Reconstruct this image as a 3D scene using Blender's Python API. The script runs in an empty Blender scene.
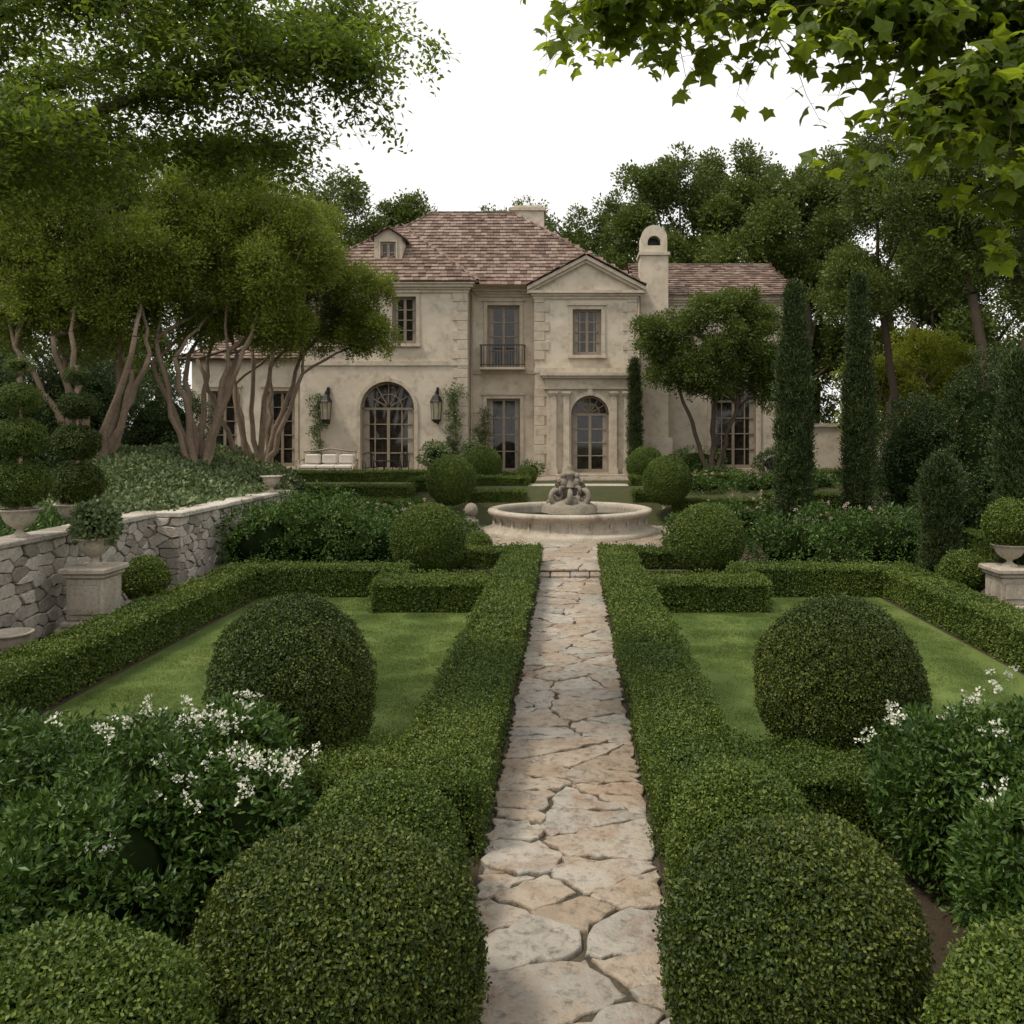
import bpy, math, random
import numpy as np
from mathutils import Vector, Matrix
R=np.random.default_rng(7); random.seed(7)
scene=bpy.context.scene
PI=math.pi
# ------------------------------------------------------------ materials
def newmat(name):
    m=bpy.data.materials.new(name); m.use_nodes=True
    nt=m.node_tree; nt.nodes.clear()
    o=nt.nodes.new('ShaderNodeOutputMaterial')
    return m,nt,o
def N(nt,t,**k):
    n=nt.nodes.new(t)
    for a,b in k.items(): setattr(n,a,b)
    return n
def ramp(nt,fac,stops):
    r=N(nt,'ShaderNodeValToRGB'); e=r.color_ramp.elements
    while len(e)<len(stops): e.new(0.5)
    for i,(p,c) in enumerate(stops):
        e[i].position=p; e[i].color=(c[0],c[1],c[2],1)
    nt.links.new(fac,r.inputs[0]); return r.outputs[0]
def math_(nt,op,a,b=None):
    n=N(nt,'ShaderNodeMath',operation=op)
    for i,x in enumerate((a,b)):
        if x is None: continue
        if isinstance(x,(int,float)): n.inputs[i].default_value=x
        else: nt.links.new(x,n.inputs[i])
    return n.outputs[0]
def noise(nt,scale,detail=4,rough=.55,vec=None,dist=0):
    n=N(nt,'ShaderNodeTexNoise'); n.inputs['Scale'].default_value=scale
    n.inputs['Detail'].default_value=detail; n.inputs['Roughness'].default_value=rough
    n.inputs['Distortion'].default_value=dist
    if vec is None:
        vec=N(nt,'ShaderNodeNewGeometry').outputs['Position']
    nt.links.new(vec,n.inputs['Vector']); return n.outputs['Fac']
def mixc(nt,f,a,b,mode='MIX'):
    n=N(nt,'ShaderNodeMix',data_type='RGBA',blend_type=mode)
    for i,x in ((0,f),(6,a),(7,b)):
        if isinstance(x,(int,float)): n.inputs[i].default_value=x
        elif isinstance(x,tuple): n.inputs[i].default_value=(x[0],x[1],x[2],1)
        else: nt.links.new(x,n.inputs[i])
    return n.outputs[2]
def leaf_mat(name,stops,trans=.25,rough=.5,tcol=(.12,.2,.02),nscale=.9):
    m,nt,o=newmat(name)
    lv=N(nt,'ShaderNodeAttribute',attribute_name='lv').outputs['Fac']
    ns=noise(nt,nscale,0)
    f=math_(nt,'ADD',math_(nt,'MULTIPLY',lv,.6),math_(nt,'MULTIPLY',ns,.4))
    c=ramp(nt,f,stops)
    p=N(nt,'ShaderNodeBsdfPrincipled'); nt.links.new(c,p.inputs['Base Color'])
    p.inputs['Roughness'].default_value=rough
    p.inputs['Specular IOR Level'].default_value=.3
    if trans>0:
        t=N(nt,'ShaderNodeBsdfTranslucent')
        tc=mixc(nt,.6,c,tcol); nt.links.new(tc,t.inputs['Color'])
        mx=N(nt,'ShaderNodeMixShader'); mx.inputs[0].default_value=trans
        nt.links.new(p.outputs[0],mx.inputs[1]); nt.links.new(t.outputs[0],mx.inputs[2])
        nt.links.new(mx.outputs[0],o.inputs['Surface'])
    else: nt.links.new(p.outputs[0],o.inputs['Surface'])
    return m
def stone_mat(name,stops,nscale=6,rough=.85,bump=.4,stain=None,bscale=30,lvw=.5,dk=.62,sf=.8):
    m,nt,o=newmat(name)
    lv=N(nt,'ShaderNodeAttribute',attribute_name='lv').outputs['Fac']
    n1=noise(nt,nscale,5,.65,dist=.6)
    n0=noise(nt,nscale*.22,2)
    f=math_(nt,'ADD',math_(nt,'MULTIPLY',lv,lvw),math_(nt,'MULTIPLY',math_(nt,'ADD',math_(nt,'MULTIPLY',n1,.65),math_(nt,'MULTIPLY',n0,.35)),1-lvw))
    c=ramp(nt,f,stops)
    n2=noise(nt,bscale,4,.7)
    c=mixc(nt,1.0,c,ramp(nt,n2,[(.3,(dk,dk*.97,dk*.93)),(.5,(1,1,1)),(.8,(1.1,1.08,1.05))]),'MULTIPLY')
    if stain:
        n3=noise(nt,nscale*.35,4,.7,dist=1.)
        c=mixc(nt,ramp(nt,n3,[(.53,(0,0,0)),(.72,(sf,sf,sf))]),c,stain)
    p=N(nt,'ShaderNodeBsdfPrincipled'); nt.links.new(c,p.inputs['Base Color'])
    p.inputs['Roughness'].default_value=rough; p.inputs['Specular IOR Level'].default_value=.3
    b=N(nt,'ShaderNodeBump'); b.inputs['Strength'].default_value=bump; b.inputs['Distance'].default_value=.02
    nt.links.new(math_(nt,'ADD',n2,math_(nt,'MULTIPLY',n1,1.5)),b.inputs['Height']); nt.links.new(b.outputs[0],p.inputs['Normal'])
    nt.links.new(p.outputs[0],o.inputs['Surface']); return m
def plain_mat(name,c,rough=.5,metal=0,var=.15,spec=.5):
    m,nt,o=newmat(name)
    n=noise(nt,5,3)
    cc=ramp(nt,n,[(.3,tuple(x*(1-var) for x in c)),(.7,tuple(x*(1+var) for x in c))])
    p=N(nt,'ShaderNodeBsdfPrincipled'); nt.links.new(cc,p.inputs['Base Color'])
    p.inputs['Roughness'].default_value=rough; p.inputs['Metallic'].default_value=metal
    p.inputs['Specular IOR Level'].default_value=spec
    nt.links.new(p.outputs[0],o.inputs['Surface']); return m
M={}
M['box']=leaf_mat('boxwood_leaf',[(.15,(.030,.056,.008)),(.5,(.068,.108,.015)),(.85,(.15,.185,.028))],.13)
M['boxdark']=leaf_mat('boxwood_dark_leaf',[(.15,(.016,.031,.006)),(.5,(.042,.067,.010)),(.85,(.135,.155,.024))],.10)
M['shrub']=leaf_mat('shrub_leaf',[(.15,(.018,.042,.008)),(.5,(.042,.088,.014)),(.85,(.10,.165,.03))],.15,.4)
M['ivy']=leaf_mat('ivy_leaf',[(.15,(.06,.09,.035)),(.5,(.115,.155,.06)),(.85,(.18,.22,.10))],.12,.5)
M['myrtle']=leaf_mat('myrtle_leaf',[(.15,(.065,.095,.012)),(.5,(.13,.17,.020)),(.85,(.21,.24,.032))],.35,.5,(.28,.34,.03),.35)
M['tree']=leaf_mat('tree_leaf',[(.15,(.038,.062,.011)),(.5,(.075,.108,.018)),(.85,(.13,.16,.032))],.25,.5,(.18,.24,.03),.2)
M['bright']=leaf_mat('bright_leaf',[(.15,(.12,.16,.012)),(.5,(.22,.26,.022)),(.85,(.33,.36,.04))],.3,.5,(.4,.42,.03),.3)
M['dark']=leaf_mat('dark_leaf',[(.15,(.014,.028,.007)),(.5,(.028,.05,.012)),(.85,(.06,.085,.02))],.1,.45)
M['maple']=leaf_mat('maple_leaf',[(.15,(.06,.10,.010)),(.5,(.11,.165,.014)),(.85,(.17,.22,.02))],.55,.5,(.42,.52,.03),.8)
M['elm']=leaf_mat('elm_leaf',[(.15,(.045,.075,.010)),(.5,(.078,.118,.015)),(.85,(.125,.165,.02))],.5,.5,(.24,.34,.03),.8)
M['cyp']=leaf_mat('cypress_leaf',[(.15,(.020,.036,.010)),(.5,(.038,.060,.015)),(.85,(.07,.095,.024))],.0,.6)
M['grass']=leaf_mat('grass_blade',[(.15,(.062,.095,.022)),(.5,(.10,.142,.032)),(.85,(.145,.185,.045))],.2,.6,(.15,.21,.03),.5)
M['white']=leaf_mat('white_petal',[(.2,(.6,.6,.46)),(.8,(.82,.81,.7))],.2,.6,(.8,.8,.7))
M['pink']=leaf_mat('pink_petal',[(.2,(.35,.22,.2)),(.8,(.6,.48,.42))],.2,.6,(.6,.4,.35))
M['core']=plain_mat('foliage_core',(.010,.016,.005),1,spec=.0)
M['bark']=stone_mat('bark',[(.2,(.14,.10,.07)),(.6,(.27,.20,.145)),(.9,(.40,.31,.23))],8,.9,.6,lvw=0)
M['barkdark']=stone_mat('bark_dark',[(.2,(.04,.03,.02)),(.8,(.11,.08,.055))],8,.9,.6,lvw=0)
M['flag']=stone_mat('flagstone',[(.15,(.17,.13,.095)),(.3,(.30,.235,.17)),(.42,(.28,.255,.22)),(.55,(.385,.35,.30)),(.68,(.33,.265,.20)),(.85,(.45,.42,.37))],3.2,.55,.9,stain=(.22,.115,.055),bscale=13,lvw=.45,dk=.42,sf=.75)
M['rubble']=stone_mat('rubble_stone',[(.1,(.16,.14,.115)),(.35,(.31,.28,.235)),(.6,(.44,.40,.34)),(.9,(.58,.54,.47))],5,.9,.8,bscale=18,lvw=.55)
M['mortar']=stone_mat('mortar',[(.2,(.035,.038,.018)),(.5,(.07,.06,.04)),(.8,(.12,.10,.07))],9,.95,.6,lvw=0)
M['wallmortar']=stone_mat('wall_mortar',[(.2,(.12,.11,.09)),(.8,(.24,.22,.18))],9,.95,.6,lvw=0)
M['carved']=stone_mat('carved_stone',[(.15,(.25,.21,.16)),(.5,(.41,.36,.29)),(.85,(.52,.465,.385))],2.5,.85,.4,stain=(.16,.13,.095),bscale=20,lvw=0)
M['carvedgrey']=stone_mat('weathered_stone',[(.15,(.13,.11,.085)),(.5,(.24,.21,.165)),(.85,(.36,.32,.265))],6,.9,.5,bscale=30,lvw=0)
M['stucco']=stone_mat('stucco',[(.25,(.42,.35,.265)),(.5,(.55,.48,.385)),(.75,(.62,.56,.465))],.9,.9,.12,stain=(.37,.30,.22),bscale=2.2,lvw=0,dk=.72,sf=.55)
M['trim']=stone_mat('limestone_trim',[(.2,(.37,.31,.235)),(.5,(.48,.415,.33)),(.8,(.55,.49,.40))],1.6,.85,.12,stain=(.31,.25,.18),bscale=4,lvw=0,dk=.72,sf=.5)
M['tile']=stone_mat('roof_tile',[(.1,(.075,.05,.04)),(.4,(.16,.108,.085)),(.65,(.225,.16,.13)),(.9,(.31,.245,.205))],1.5,.85,.3,bscale=9,lvw=.6)
M['frame']=plain_mat('window_frame',(.24,.19,.135),.5)
M['iron']=plain_mat('black_iron',(.02,.018,.016),.45,.3)
M['glass']=plain_mat('window_glass',(.022,.019,.015),.04,0,.5,.6)
M['curtain']=plain_mat('curtain',(.30,.26,.21),.9)
M['lampglass']=plain_mat('lantern_glass',(.35,.3,.2),.2)
M['cushion']=plain_mat('cushion',(.55,.50,.44),.9,0,.05)
M['water']=plain_mat('water',(.03,.04,.03),.04,0,.2,.8)
M['soil']=stone_mat('mulch_soil',[(.2,(.028,.02,.012)),(.6,(.06,.043,.026)),(.9,(.09,.07,.04))],6,.95,.8,bscale=40,lvw=0)
def lawn_mat():
    m,nt,o=newmat('lawn')
    pos=N(nt,'ShaderNodeNewGeometry').outputs['Position']
    n1=noise(nt,1.2,4,.6); n2=noise(nt,45,3,.7)
    sx=N(nt,'ShaderNodeSeparateXYZ'); nt.links.new(pos,sx.inputs[0])
    st=math_(nt,'SINE',math_(nt,'MULTIPLY',sx.outputs[0],2*PI/1.1))
    st=math_(nt,'MULTIPLY',st,.12)
    f=math_(nt,'ADD',math_(nt,'ADD',math_(nt,'MULTIPLY',n1,.5),math_(nt,'MULTIPLY',n2,.5)),st)
    c=ramp(nt,f,[(.25,(.055,.082,.020)),(.5,(.09,.13,.032)),(.75,(.14,.178,.048))])
    p=N(nt,'ShaderNodeBsdfPrincipled'); nt.links.new(c,p.inputs['Base Color']); p.inputs['Roughness'].default_value=.9
    p.inputs['Specular IOR Level'].default_value=.15
    b=N(nt,'ShaderNodeBump'); b.inputs['Strength'].default_value=.6; b.inputs['Distance'].default_value=.02
    nt.links.new(n2,b.inputs['Height']); nt.links.new(b.outputs[0],p.inputs['Normal'])
    nt.links.new(p.outputs[0],o.inputs['Surface']); return m
M['lawn']=lawn_mat()
M['ground']=stone_mat('ground_cover',[(.2,(.03,.035,.012)),(.5,(.05,.055,.02)),(.9,(.08,.085,.035))],3,.95,.6,bscale=30,lvw=0)
# ------------------------------------------------------------ mesh builder
class B:
    def __init__(s): s.v=[];s.f=[];s.m=[];s.lv=[];s.sm=[];s.mats=[]
    def mi(s,k):
        if k not in s.mats: s.mats.append(k)
        return s.mats.index(k)
    def add(s,vs,fs,mat,lv=None,smooth=False):
        o=len(s.v); s.v+= [tuple(map(float,p)) for p in vs]
        i=s.mi(mat); l=random.random() if lv is None else lv
        for f in fs:
            s.f.append(tuple(o+a for a in f)); s.m.append(i); s.lv.append(l); s.sm.append(smooth)
    def box(s,x0,x1,y0,y1,z0,z1,mat,lv=None):
        vs=[(x0,y0,z0),(x1,y0,z0),(x1,y1,z0),(x0,y1,z0),(x0,y0,z1),(x1,y0,z1),(x1,y1,z1),(x0,y1,z1)]
        s.add(vs,[(0,3,2,1),(4,5,6,7),(0,1,5,4),(1,2,6,5),(2,3,7,6),(3,0,4,7)],mat,lv)
    def cbox(s,x0,x1,y0,y1,z0,z1,mat,c=.02):
        vs=[];
        for z,i in ((z0,c),(z0+c,0),(z1-c,0),(z1,c)):
            a,b,d,e=x0+i,x1-i,y0+i,y1-i
            vs+=[(a+c,d,z),(b-c,d,z),(b,d+c,z),(b,e-c,z),(b-c,e,z),(a+c,e,z),(a,e-c,z),(a,d+c,z)]
        fs=[tuple(range(7,-1,-1)),tuple(range(24,32))]
        for k in range(3):
            for i in range(8):
                j=(i+1)%8; fs.append((k*8+i,k*8+j,k*8+8+j,k*8+8+i))
        s.add(vs,fs,mat)
    def lathe(s,cx,cy,prof,mat,seg=32,cz=0,lobes=0,la=0,smooth=True):
        vs=[];n=len(prof)
        for r,z in prof:
            for i in range(seg):
                a=2*PI*i/seg; rr=r*(1+la*abs(math.sin(a*lobes/2)) if lobes else 1)
                vs.append((cx+rr*math.cos(a),cy+rr*math.sin(a),cz+z))
        fs=[]
        for k in range(n-1):
            for i in range(seg):
                j=(i+1)%seg; fs.append((k*seg+i,k*seg+j,(k+1)*seg+j,(k+1)*seg+i))
        if prof[-1][0]>.001: fs.append(tuple((n-1)*seg+i for i in range(seg)))
        s.add(vs,fs,mat,smooth=smooth)
    def tube(s,pts,rad,mat,seg=7,smooth=True):
        pts=[Vector(p) for p in pts]; vs=[];n=len(pts)
        if not hasattr(rad,'__len__'): rad=[rad]*n
        for k,p in enumerate(pts):
            d=(pts[min(k+1,n-1)]-pts[max(k-1,0)])
            if d.length<1e-6: d=Vector((0,0,1))
            d.normalize()
            a=d.cross(Vector((.13,.97,.21))).normalized(); b=d.cross(a)
            for i in range(seg):
                t=2*PI*i/seg; vs.append(p+(a*math.cos(t)+b*math.sin(t))*rad[k])
        fs=[(k*seg+i,k*seg+(i+1)%seg,(k+1)*seg+(i+1)%seg,(k+1)*seg+i) for k in range(n-1) for i in range(seg)]
        fs+=[tuple(range(seg)),tuple((n-1)*seg+i for i in range(seg))]
        s.add(vs,fs,mat,smooth=smooth)
    def ball(s,c,r,mat,seg=20,rings=12,zmin=-1e9):
        prof_v=[];
        for k in range(rings+1):
            t=PI*k/rings
            for i in range(seg):
                a=2*PI*i/seg
                prof_v.append((c[0]+r[0]*math.sin(t)*math.cos(a),c[1]+r[1]*math.sin(t)*math.sin(a),max(zmin,c[2]-r[2]*math.cos(t))))
        fs=[(k*seg+i,k*seg+(i+1)%seg,(k+1)*seg+(i+1)%seg,(k+1)*seg+i) for k in range(rings) for i in range(seg)]
        s.add(prof_v,fs,mat,smooth=True)
    def build(s,name,parent=None,pts=None,nrm=None,scl=None,group=None,jit=.35):
        nv=len(s.v); vs=s.v
        if pts is not None: vs=vs+[tuple(p) for p in pts.tolist()]
        me=bpy.data.meshes.new(name); me.from_pydata(vs,[],s.f)
        for k in s.mats: me.materials.append(M[k])
        if s.f:
            me.polygons.foreach_set('material_index',s.m); me.polygons.foreach_set('use_smooth',s.sm)
            a=me.attributes.new('lv','FLOAT','FACE'); a.data.foreach_set('value',s.lv)
        ob=bpy.data.objects.new(name,me); scene.collection.objects.link(ob)
        if parent: ob.parent=parent
        if pts is not None:
            n=len(pts); lf=np.zeros(nv+n,np.float32); lf[nv:]=1
            sc=np.ones(nv+n,np.float32); sc[nv:]=scl
            ro=np.zeros((nv+n,3),np.float32); ro[nv:]=eulers(nrm,jit)
            ix=np.zeros(nv+n,np.int32); ix[nv:]=R.integers(0,4,n)
            if group in('box','boxdark'): ix[nv:]+=4*(np.hypot(pts[:,0],pts[:,1])+R.normal(0,.8,n)>11)
            me.attributes.new('leaf','FLOAT','POINT').data.foreach_set('value',lf)
            me.attributes.new('scl','FLOAT','POINT').data.foreach_set('value',sc)
            me.attributes.new('idx','INT','POINT').data.foreach_set('value',ix)
            me.attributes.new('rot','FLOAT_VECTOR','POINT').data.foreach_set('vector',ro.ravel())
            md=ob.modifiers.new('foliage','NODES'); md.node_group=GN[group]
            global NI; NI+=n
        me.update(); return ob
NI=0
def eulers(n,jit):
    n=n/(np.linalg.norm(n,axis=1)[:,None]+1e-9)
    n=n+R.normal(0,jit,n.shape); n/=np.linalg.norm(n,axis=1)[:,None]+1e-9
    a=R.normal(size=n.shape); x=a-(a*n).sum(1)[:,None]*n; x/=np.linalg.norm(x,axis=1)[:,None]+1e-9
    y=np.cross(n,x)
    return np.stack([np.arctan2(y[:,2],n[:,2]),np.arcsin(np.clip(-x[:,2],-1,1)),np.arctan2(x[:,1],x[:,0])],1)
# ------------------------------------------------------------ leaf clump sources
def clump(name,mat,nl,rad,ll,lw,seed,shape='dome',lobed=False,up=.5):
    r=np.random.default_rng(seed); vs=[];fs=[];lv=[]
    for i in range(nl):
        if shape=='flat':
            p=np.array([r.uniform(-1,1),r.uniform(-1,1),r.normal(0,.16)])*rad
            d=r.normal(size=3)*[1,1,.45]; nn=np.array([0,0,1.])+r.normal(size=3)*.45
        elif shape=='carpet':
            a=r.uniform(0,2*PI); q=rad*math.sqrt(r.random())*r.uniform(.9,1.05)
            p=np.array([q*math.cos(a),q*math.sin(a),r.normal(0,.015)-q*q*.35])
            d=r.normal(size=3)*[1,1,.5]+np.array([0,0,.55]); nn=np.array([0,0,1.])+r.normal(size=3)*.8
        elif shape=='one':
            p=np.zeros(3); d=np.array([1,0,-.25]); nn=np.array([0,0,1.])+r.normal(size=3)*.1
        elif shape=='blade':
            a=r.uniform(0,2*PI); q=rad*math.sqrt(r.random()); p=np.array([q*math.cos(a),q*math.sin(a),-.01]); d=np.array([0,0,1.])+r.normal(size=3)*.35; nn=r.normal(size=3)
        elif shape=='feather':
            p=r.normal(size=3)*rad*.45; d=np.array([0,0,1.])+r.normal(size=3)*.45; nn=r.normal(size=3)
        else:
            q=r.normal(size=3); q/=np.linalg.norm(q); q[2]=abs(q[2])*1.0-.25
            p=q*rad*r.uniform(.3,1); d=q+np.array([0,0,up])+r.normal(size=3)*.6; nn=q*.6+np.array([0,0,.5])+r.normal(size=3)*.6
        d=d/np.linalg.norm(d); s=np.cross(d,nn); s/=np.linalg.norm(s)+1e-9; u=np.cross(s,d)
        L=ll*r.uniform(.7,1.25); W=lw*r.uniform(.8,1.2)
        o=len(vs)
        if lobed:
            ang=[-155,-128,-105,-72,-48,-28,0,28,48,72,105,128,155]
            rr=[.35,.62,.50,.92,.62,.66,1.05,.66,.62,.92,.50,.62,.35]
            vs.append(p+d*L*.3)
            for a,q in zip(ang,rr):
                a=math.radians(a); vs.append(p+d*L*(.4+.6*q*math.cos(a))+s*L*.66*q*math.sin(a)-u*L*.18*q*q)
            for k in range(1,13): fs.append((o,o+k,o+k+1)); lv.append(0)
            l=r.random()
            for k in range(12): lv[-1-k]=l
        elif shape in('blade',):
            vs+=[p-s*W,p+s*W,p+d*L]; fs.append((o,o+1,o+2)); lv.append(r.random())
        else:
            vs+=[p,p+d*L*.5+s*W*.5+u*L*.06,p+d*L,p+d*L*.5-s*W*.5+u*L*.06]
            fs.append((o,o+1,o+2,o+3)); lv.append(r.random())
    me=bpy.data.meshes.new(name); me.from_pydata([tuple(map(float,v)) for v in vs],[],fs)
    me.materials.append(M[mat]); a=me.attributes.new('lv','FLOAT','FACE'); a.data.foreach_set('value',lv)
    return bpy.data.objects.new(name,me)
GN={}
def group(key,objs):
    col=bpy.data.collections.new('src_'+key)
    for o in objs: col.objects.link(o)
    g=bpy.data.node_groups.new('foliage_'+key,'GeometryNodeTree')
    g.interface.new_socket('Geometry',in_out='INPUT',socket_type='NodeSocketGeometry')
    g.interface.new_socket('Geometry',in_out='OUTPUT',socket_type='NodeSocketGeometry')
    n=g.nodes; L=g.links
    gi=n.new('NodeGroupInput'); go=n.new('NodeGroupOutput')
    def na(nm,t):
        a=n.new('GeometryNodeInputNamedAttribute'); a.data_type=t; a.inputs['Name'].default_value=nm; return [o for o in a.outputs if o.enabled and o.name=='Attribute'][0]
    ci=n.new('GeometryNodeCollectionInfo'); ci.inputs['Collection'].default_value=col
    ci.inputs['Separate Children'].default_value=True; ci.inputs['Reset Children'].default_value=True
    ip=n.new('GeometryNodeInstanceOnPoints'); ip.inputs['Pick Instance'].default_value=True
    er=n.new('FunctionNodeEulerToRotation')
    L.new(gi.outputs[0],ip.inputs['Points']); L.new(na('leaf','FLOAT'),ip.inputs['Selection'])
    L.new(na('idx','INT'),ip.inputs['Instance Index'])
    L.new(ci.outputs[0],ip.inputs['Instance']); L.new(na('rot','FLOAT_VECTOR'),er.inputs[0])
    L.new(er.outputs[0],ip.inputs['Rotation']); L.new(na('scl','FLOAT'),ip.inputs['Scale'])
    j=n.new('GeometryNodeJoinGeometry'); L.new(ip.outputs[0],j.inputs[0]); L.new(gi.outputs[0],j.inputs[0])
    L.new(j.outputs[0],go.inputs[0]); GN[key]=g
def G(key,mat,nl,rad,ll,lw,shape='dome',var=4,lod2=None,**k):
    sd=sum(map(ord,key))*7
    obs=[clump(f'{key}_a_{i}',mat,nl,rad,ll,lw,sd+i,shape,**k) for i in range(var)]
    if lod2: obs+=[clump(f'{key}_b_{i}',mat,lod2[0],rad,lod2[1],lod2[2],sd+50+i,shape,**k) for i in range(var)]
    group(key,obs)
G('box','box',340,.15,.025,.015,shape='carpet',lod2=(170,.036,.024))
G('boxdark','boxdark',340,.15,.025,.015,shape='carpet',lod2=(170,.036,.024))
G('shrub','shrub',30,.15,.07,.03)
G('ivy','ivy',24,.18,.075,.06,up=.2)
G('myrtle','myrtle',46,.42,.115,.05)
G('tree','tree',50,.45,.14,.08)
G('bright','bright',46,.4,.12,.065)
G('dark','dark',50,.4,.12,.06)
G('elm','elm',13,.14,.07,.032,shape='flat')
G('maple','maple',1,.0,.135,.1,shape='one',lobed=True)
G('cyp','cyp',44,.13,.10,.022,shape='feather')
G('grass','grass',520,.28,.032,.0026,shape='blade')
G('white','white',9,.03,.022,.018)
G('pink','pink',14,.05,.03,.025)
# ------------------------------------------------------------ noise
_K=R.normal(size=(14,3)); _P=R.uniform(0,6.28,14)
def nz(p,f):
    q=p@(_K.T)*f+_P
    return np.sin(q).sum(1)/math.sqrt(14)*.8
def hedge(name,x0,x1,y0,y1,z0,h,group='box',g=.16):
    x0i,x1i,y0i,y1i=x0+.09,x1-.09,y0+.09,y1-.09; P=[];Q=[]
    def face(o,u,v,q):
        o=np.array(o,float);u=np.array(u,float);v=np.array(v,float); lu,lv=np.linalg.norm(u),np.linalg.norm(v)
        nu=max(2,round(lu/g)+1);nv=max(2,round(lv/g)+1)
        A,C=np.meshgrid(np.linspace(0,1,nu),np.linspace(0,1,nv)); A=A.ravel()+R.normal(0,.15/nu,A.size);C=C.ravel()+R.normal(0,.15/nv,C.size)
        P.append(o+A[:,None]*u+C[:,None]*v); Q.append(np.tile(np.array(q,float),(len(A),1)))
    zi=z0+.04; zt=z0+h-.09; t=z0+h
    lx,ly=x1i-x0i,y1i-y0i
    face((x0i,y0i,t),(lx,0,0),(0,ly,0),(0,0,1))
    face((x0,y0i,zi),(0,ly,0),(0,0,zt-zi),(-1,0,.06)); face((x1,y0i,zi),(0,ly,0),(0,0,zt-zi),(1,0,.06))
    face((x0i,y0,zi),(lx,0,0),(0,0,zt-zi),(0,-1,.06)); face((x0i,y1,zi),(lx,0,0),(0,0,zt-zi),(0,1,.06))
    P=np.concatenate(P);Q=np.concatenate(Q)
    P=P-Q*.035+Q*(nz(P,1.3)*.018+nz(P,4)*.011+R.normal(0,.009,len(P)))[:,None]
    b=B(); i=.08
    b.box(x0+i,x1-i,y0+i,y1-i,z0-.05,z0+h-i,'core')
    return b.build(name,pts=P,nrm=Q,scl=R.uniform(.92,1.15,len(P)),group=group,jit=.09)
def ball(name,c,r,group='boxdark',g=.148,lump=.02,zmin=0.,power=2.,coreb=None,ret=False):
    r=np.array(r if hasattr(r,'__len__') else (r,r,r),float); c=np.array(c,float)
    rm=r.mean(); n=int(4*PI*rm*rm/g**2*(1.35 if power>2 else 1.1))
    k=np.arange(n)+.5; ph=np.arccos(1-2*k/n); th=PI*(1+5**.5)*k
    d=np.stack([np.cos(th)*np.sin(ph),np.sin(th)*np.sin(ph),np.cos(ph)],1)+R.normal(0,.03,(n,3)); d/=np.linalg.norm(d,axis=1)[:,None]
    nn=d
    if power>2:
        kk=(np.abs(d)**power).sum(1)**(-1/power); e=d*kk[:,None]; nn=np.sign(d)*np.abs(d)**(power-1); nn/=np.linalg.norm(nn,axis=1)[:,None]
    else: e=d
    sc=min(1.,rm/.42)
    P=c+e*(r-.03)
    P=P+nn*(nz(P*.9,1.6)*lump*1.5+nz(P,5)*lump*.7+R.normal(0,.010,n))[:,None]
    ok=P[:,2]>zmin-.02; P=P[ok];Q=nn[ok]
    b=coreb or B(); i=.08
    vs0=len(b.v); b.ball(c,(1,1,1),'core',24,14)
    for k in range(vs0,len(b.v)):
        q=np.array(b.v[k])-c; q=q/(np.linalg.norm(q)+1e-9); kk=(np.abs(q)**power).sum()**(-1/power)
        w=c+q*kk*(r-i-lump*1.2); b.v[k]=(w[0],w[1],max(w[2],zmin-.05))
    S=R.uniform(.92,1.12,len(P))*sc
    if ret: return b,P,Q,S
    return b.build(name,pts=P,nrm=Q,scl=S,group=group,jit=.11)
def shrub(name,blobs,group='shrub',K=110,zmin=0,sc=1.,flower=None,fl=None,lump=.18):
    Ps=[];Qs=[];b=B()
    for c,r in blobs:
        c=np.array(c,float); r=np.array(r if hasattr(r,'__len__') else (r,r,r),float)
        n=int(4*PI*(r.mean()**2)*K/sc**2*.42)
        d=R.normal(size=(n,3)); d/=np.linalg.norm(d,axis=1)[:,None]
        P=c+d*r*R.uniform(.74,1.03,n)[:,None]
        P+=d*(nz(P,2.5)*lump*.5*r.mean()+nz(P,6)*lump*.3*r.mean())[:,None]
        ok=(P[:,2]>zmin)&(nz(P,4.)>-1.0); Ps.append(P[ok]); Qs.append((d+[0,0,.35])[ok])
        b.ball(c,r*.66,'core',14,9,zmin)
    P=np.concatenate(Ps);Q=np.concatenate(Qs)
    ob=b.build(name,pts=P,nrm=Q,scl=sc*R.uniform(.75,1.3,len(P)),group=group,jit=.5)
    if flower:
        fb=B(); fp=[];
        for (c,r,n,k) in fl:
            q=np.array(c)+R.normal(size=(n,3))*np.array(r)
            for i in range(k): fp.append(q+R.normal(0,.03,(n,3))*[1,1,.6]+np.array([0,0,.022*i]))
        fp=np.concatenate(fp)
        fb.build(name+'_blossom',parent=ob,pts=fp,nrm=np.tile([0,0,1.],(len(fp),1)),scl=R.uniform(.7,1.2,len(fp)),group=flower)
    return ob
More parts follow.
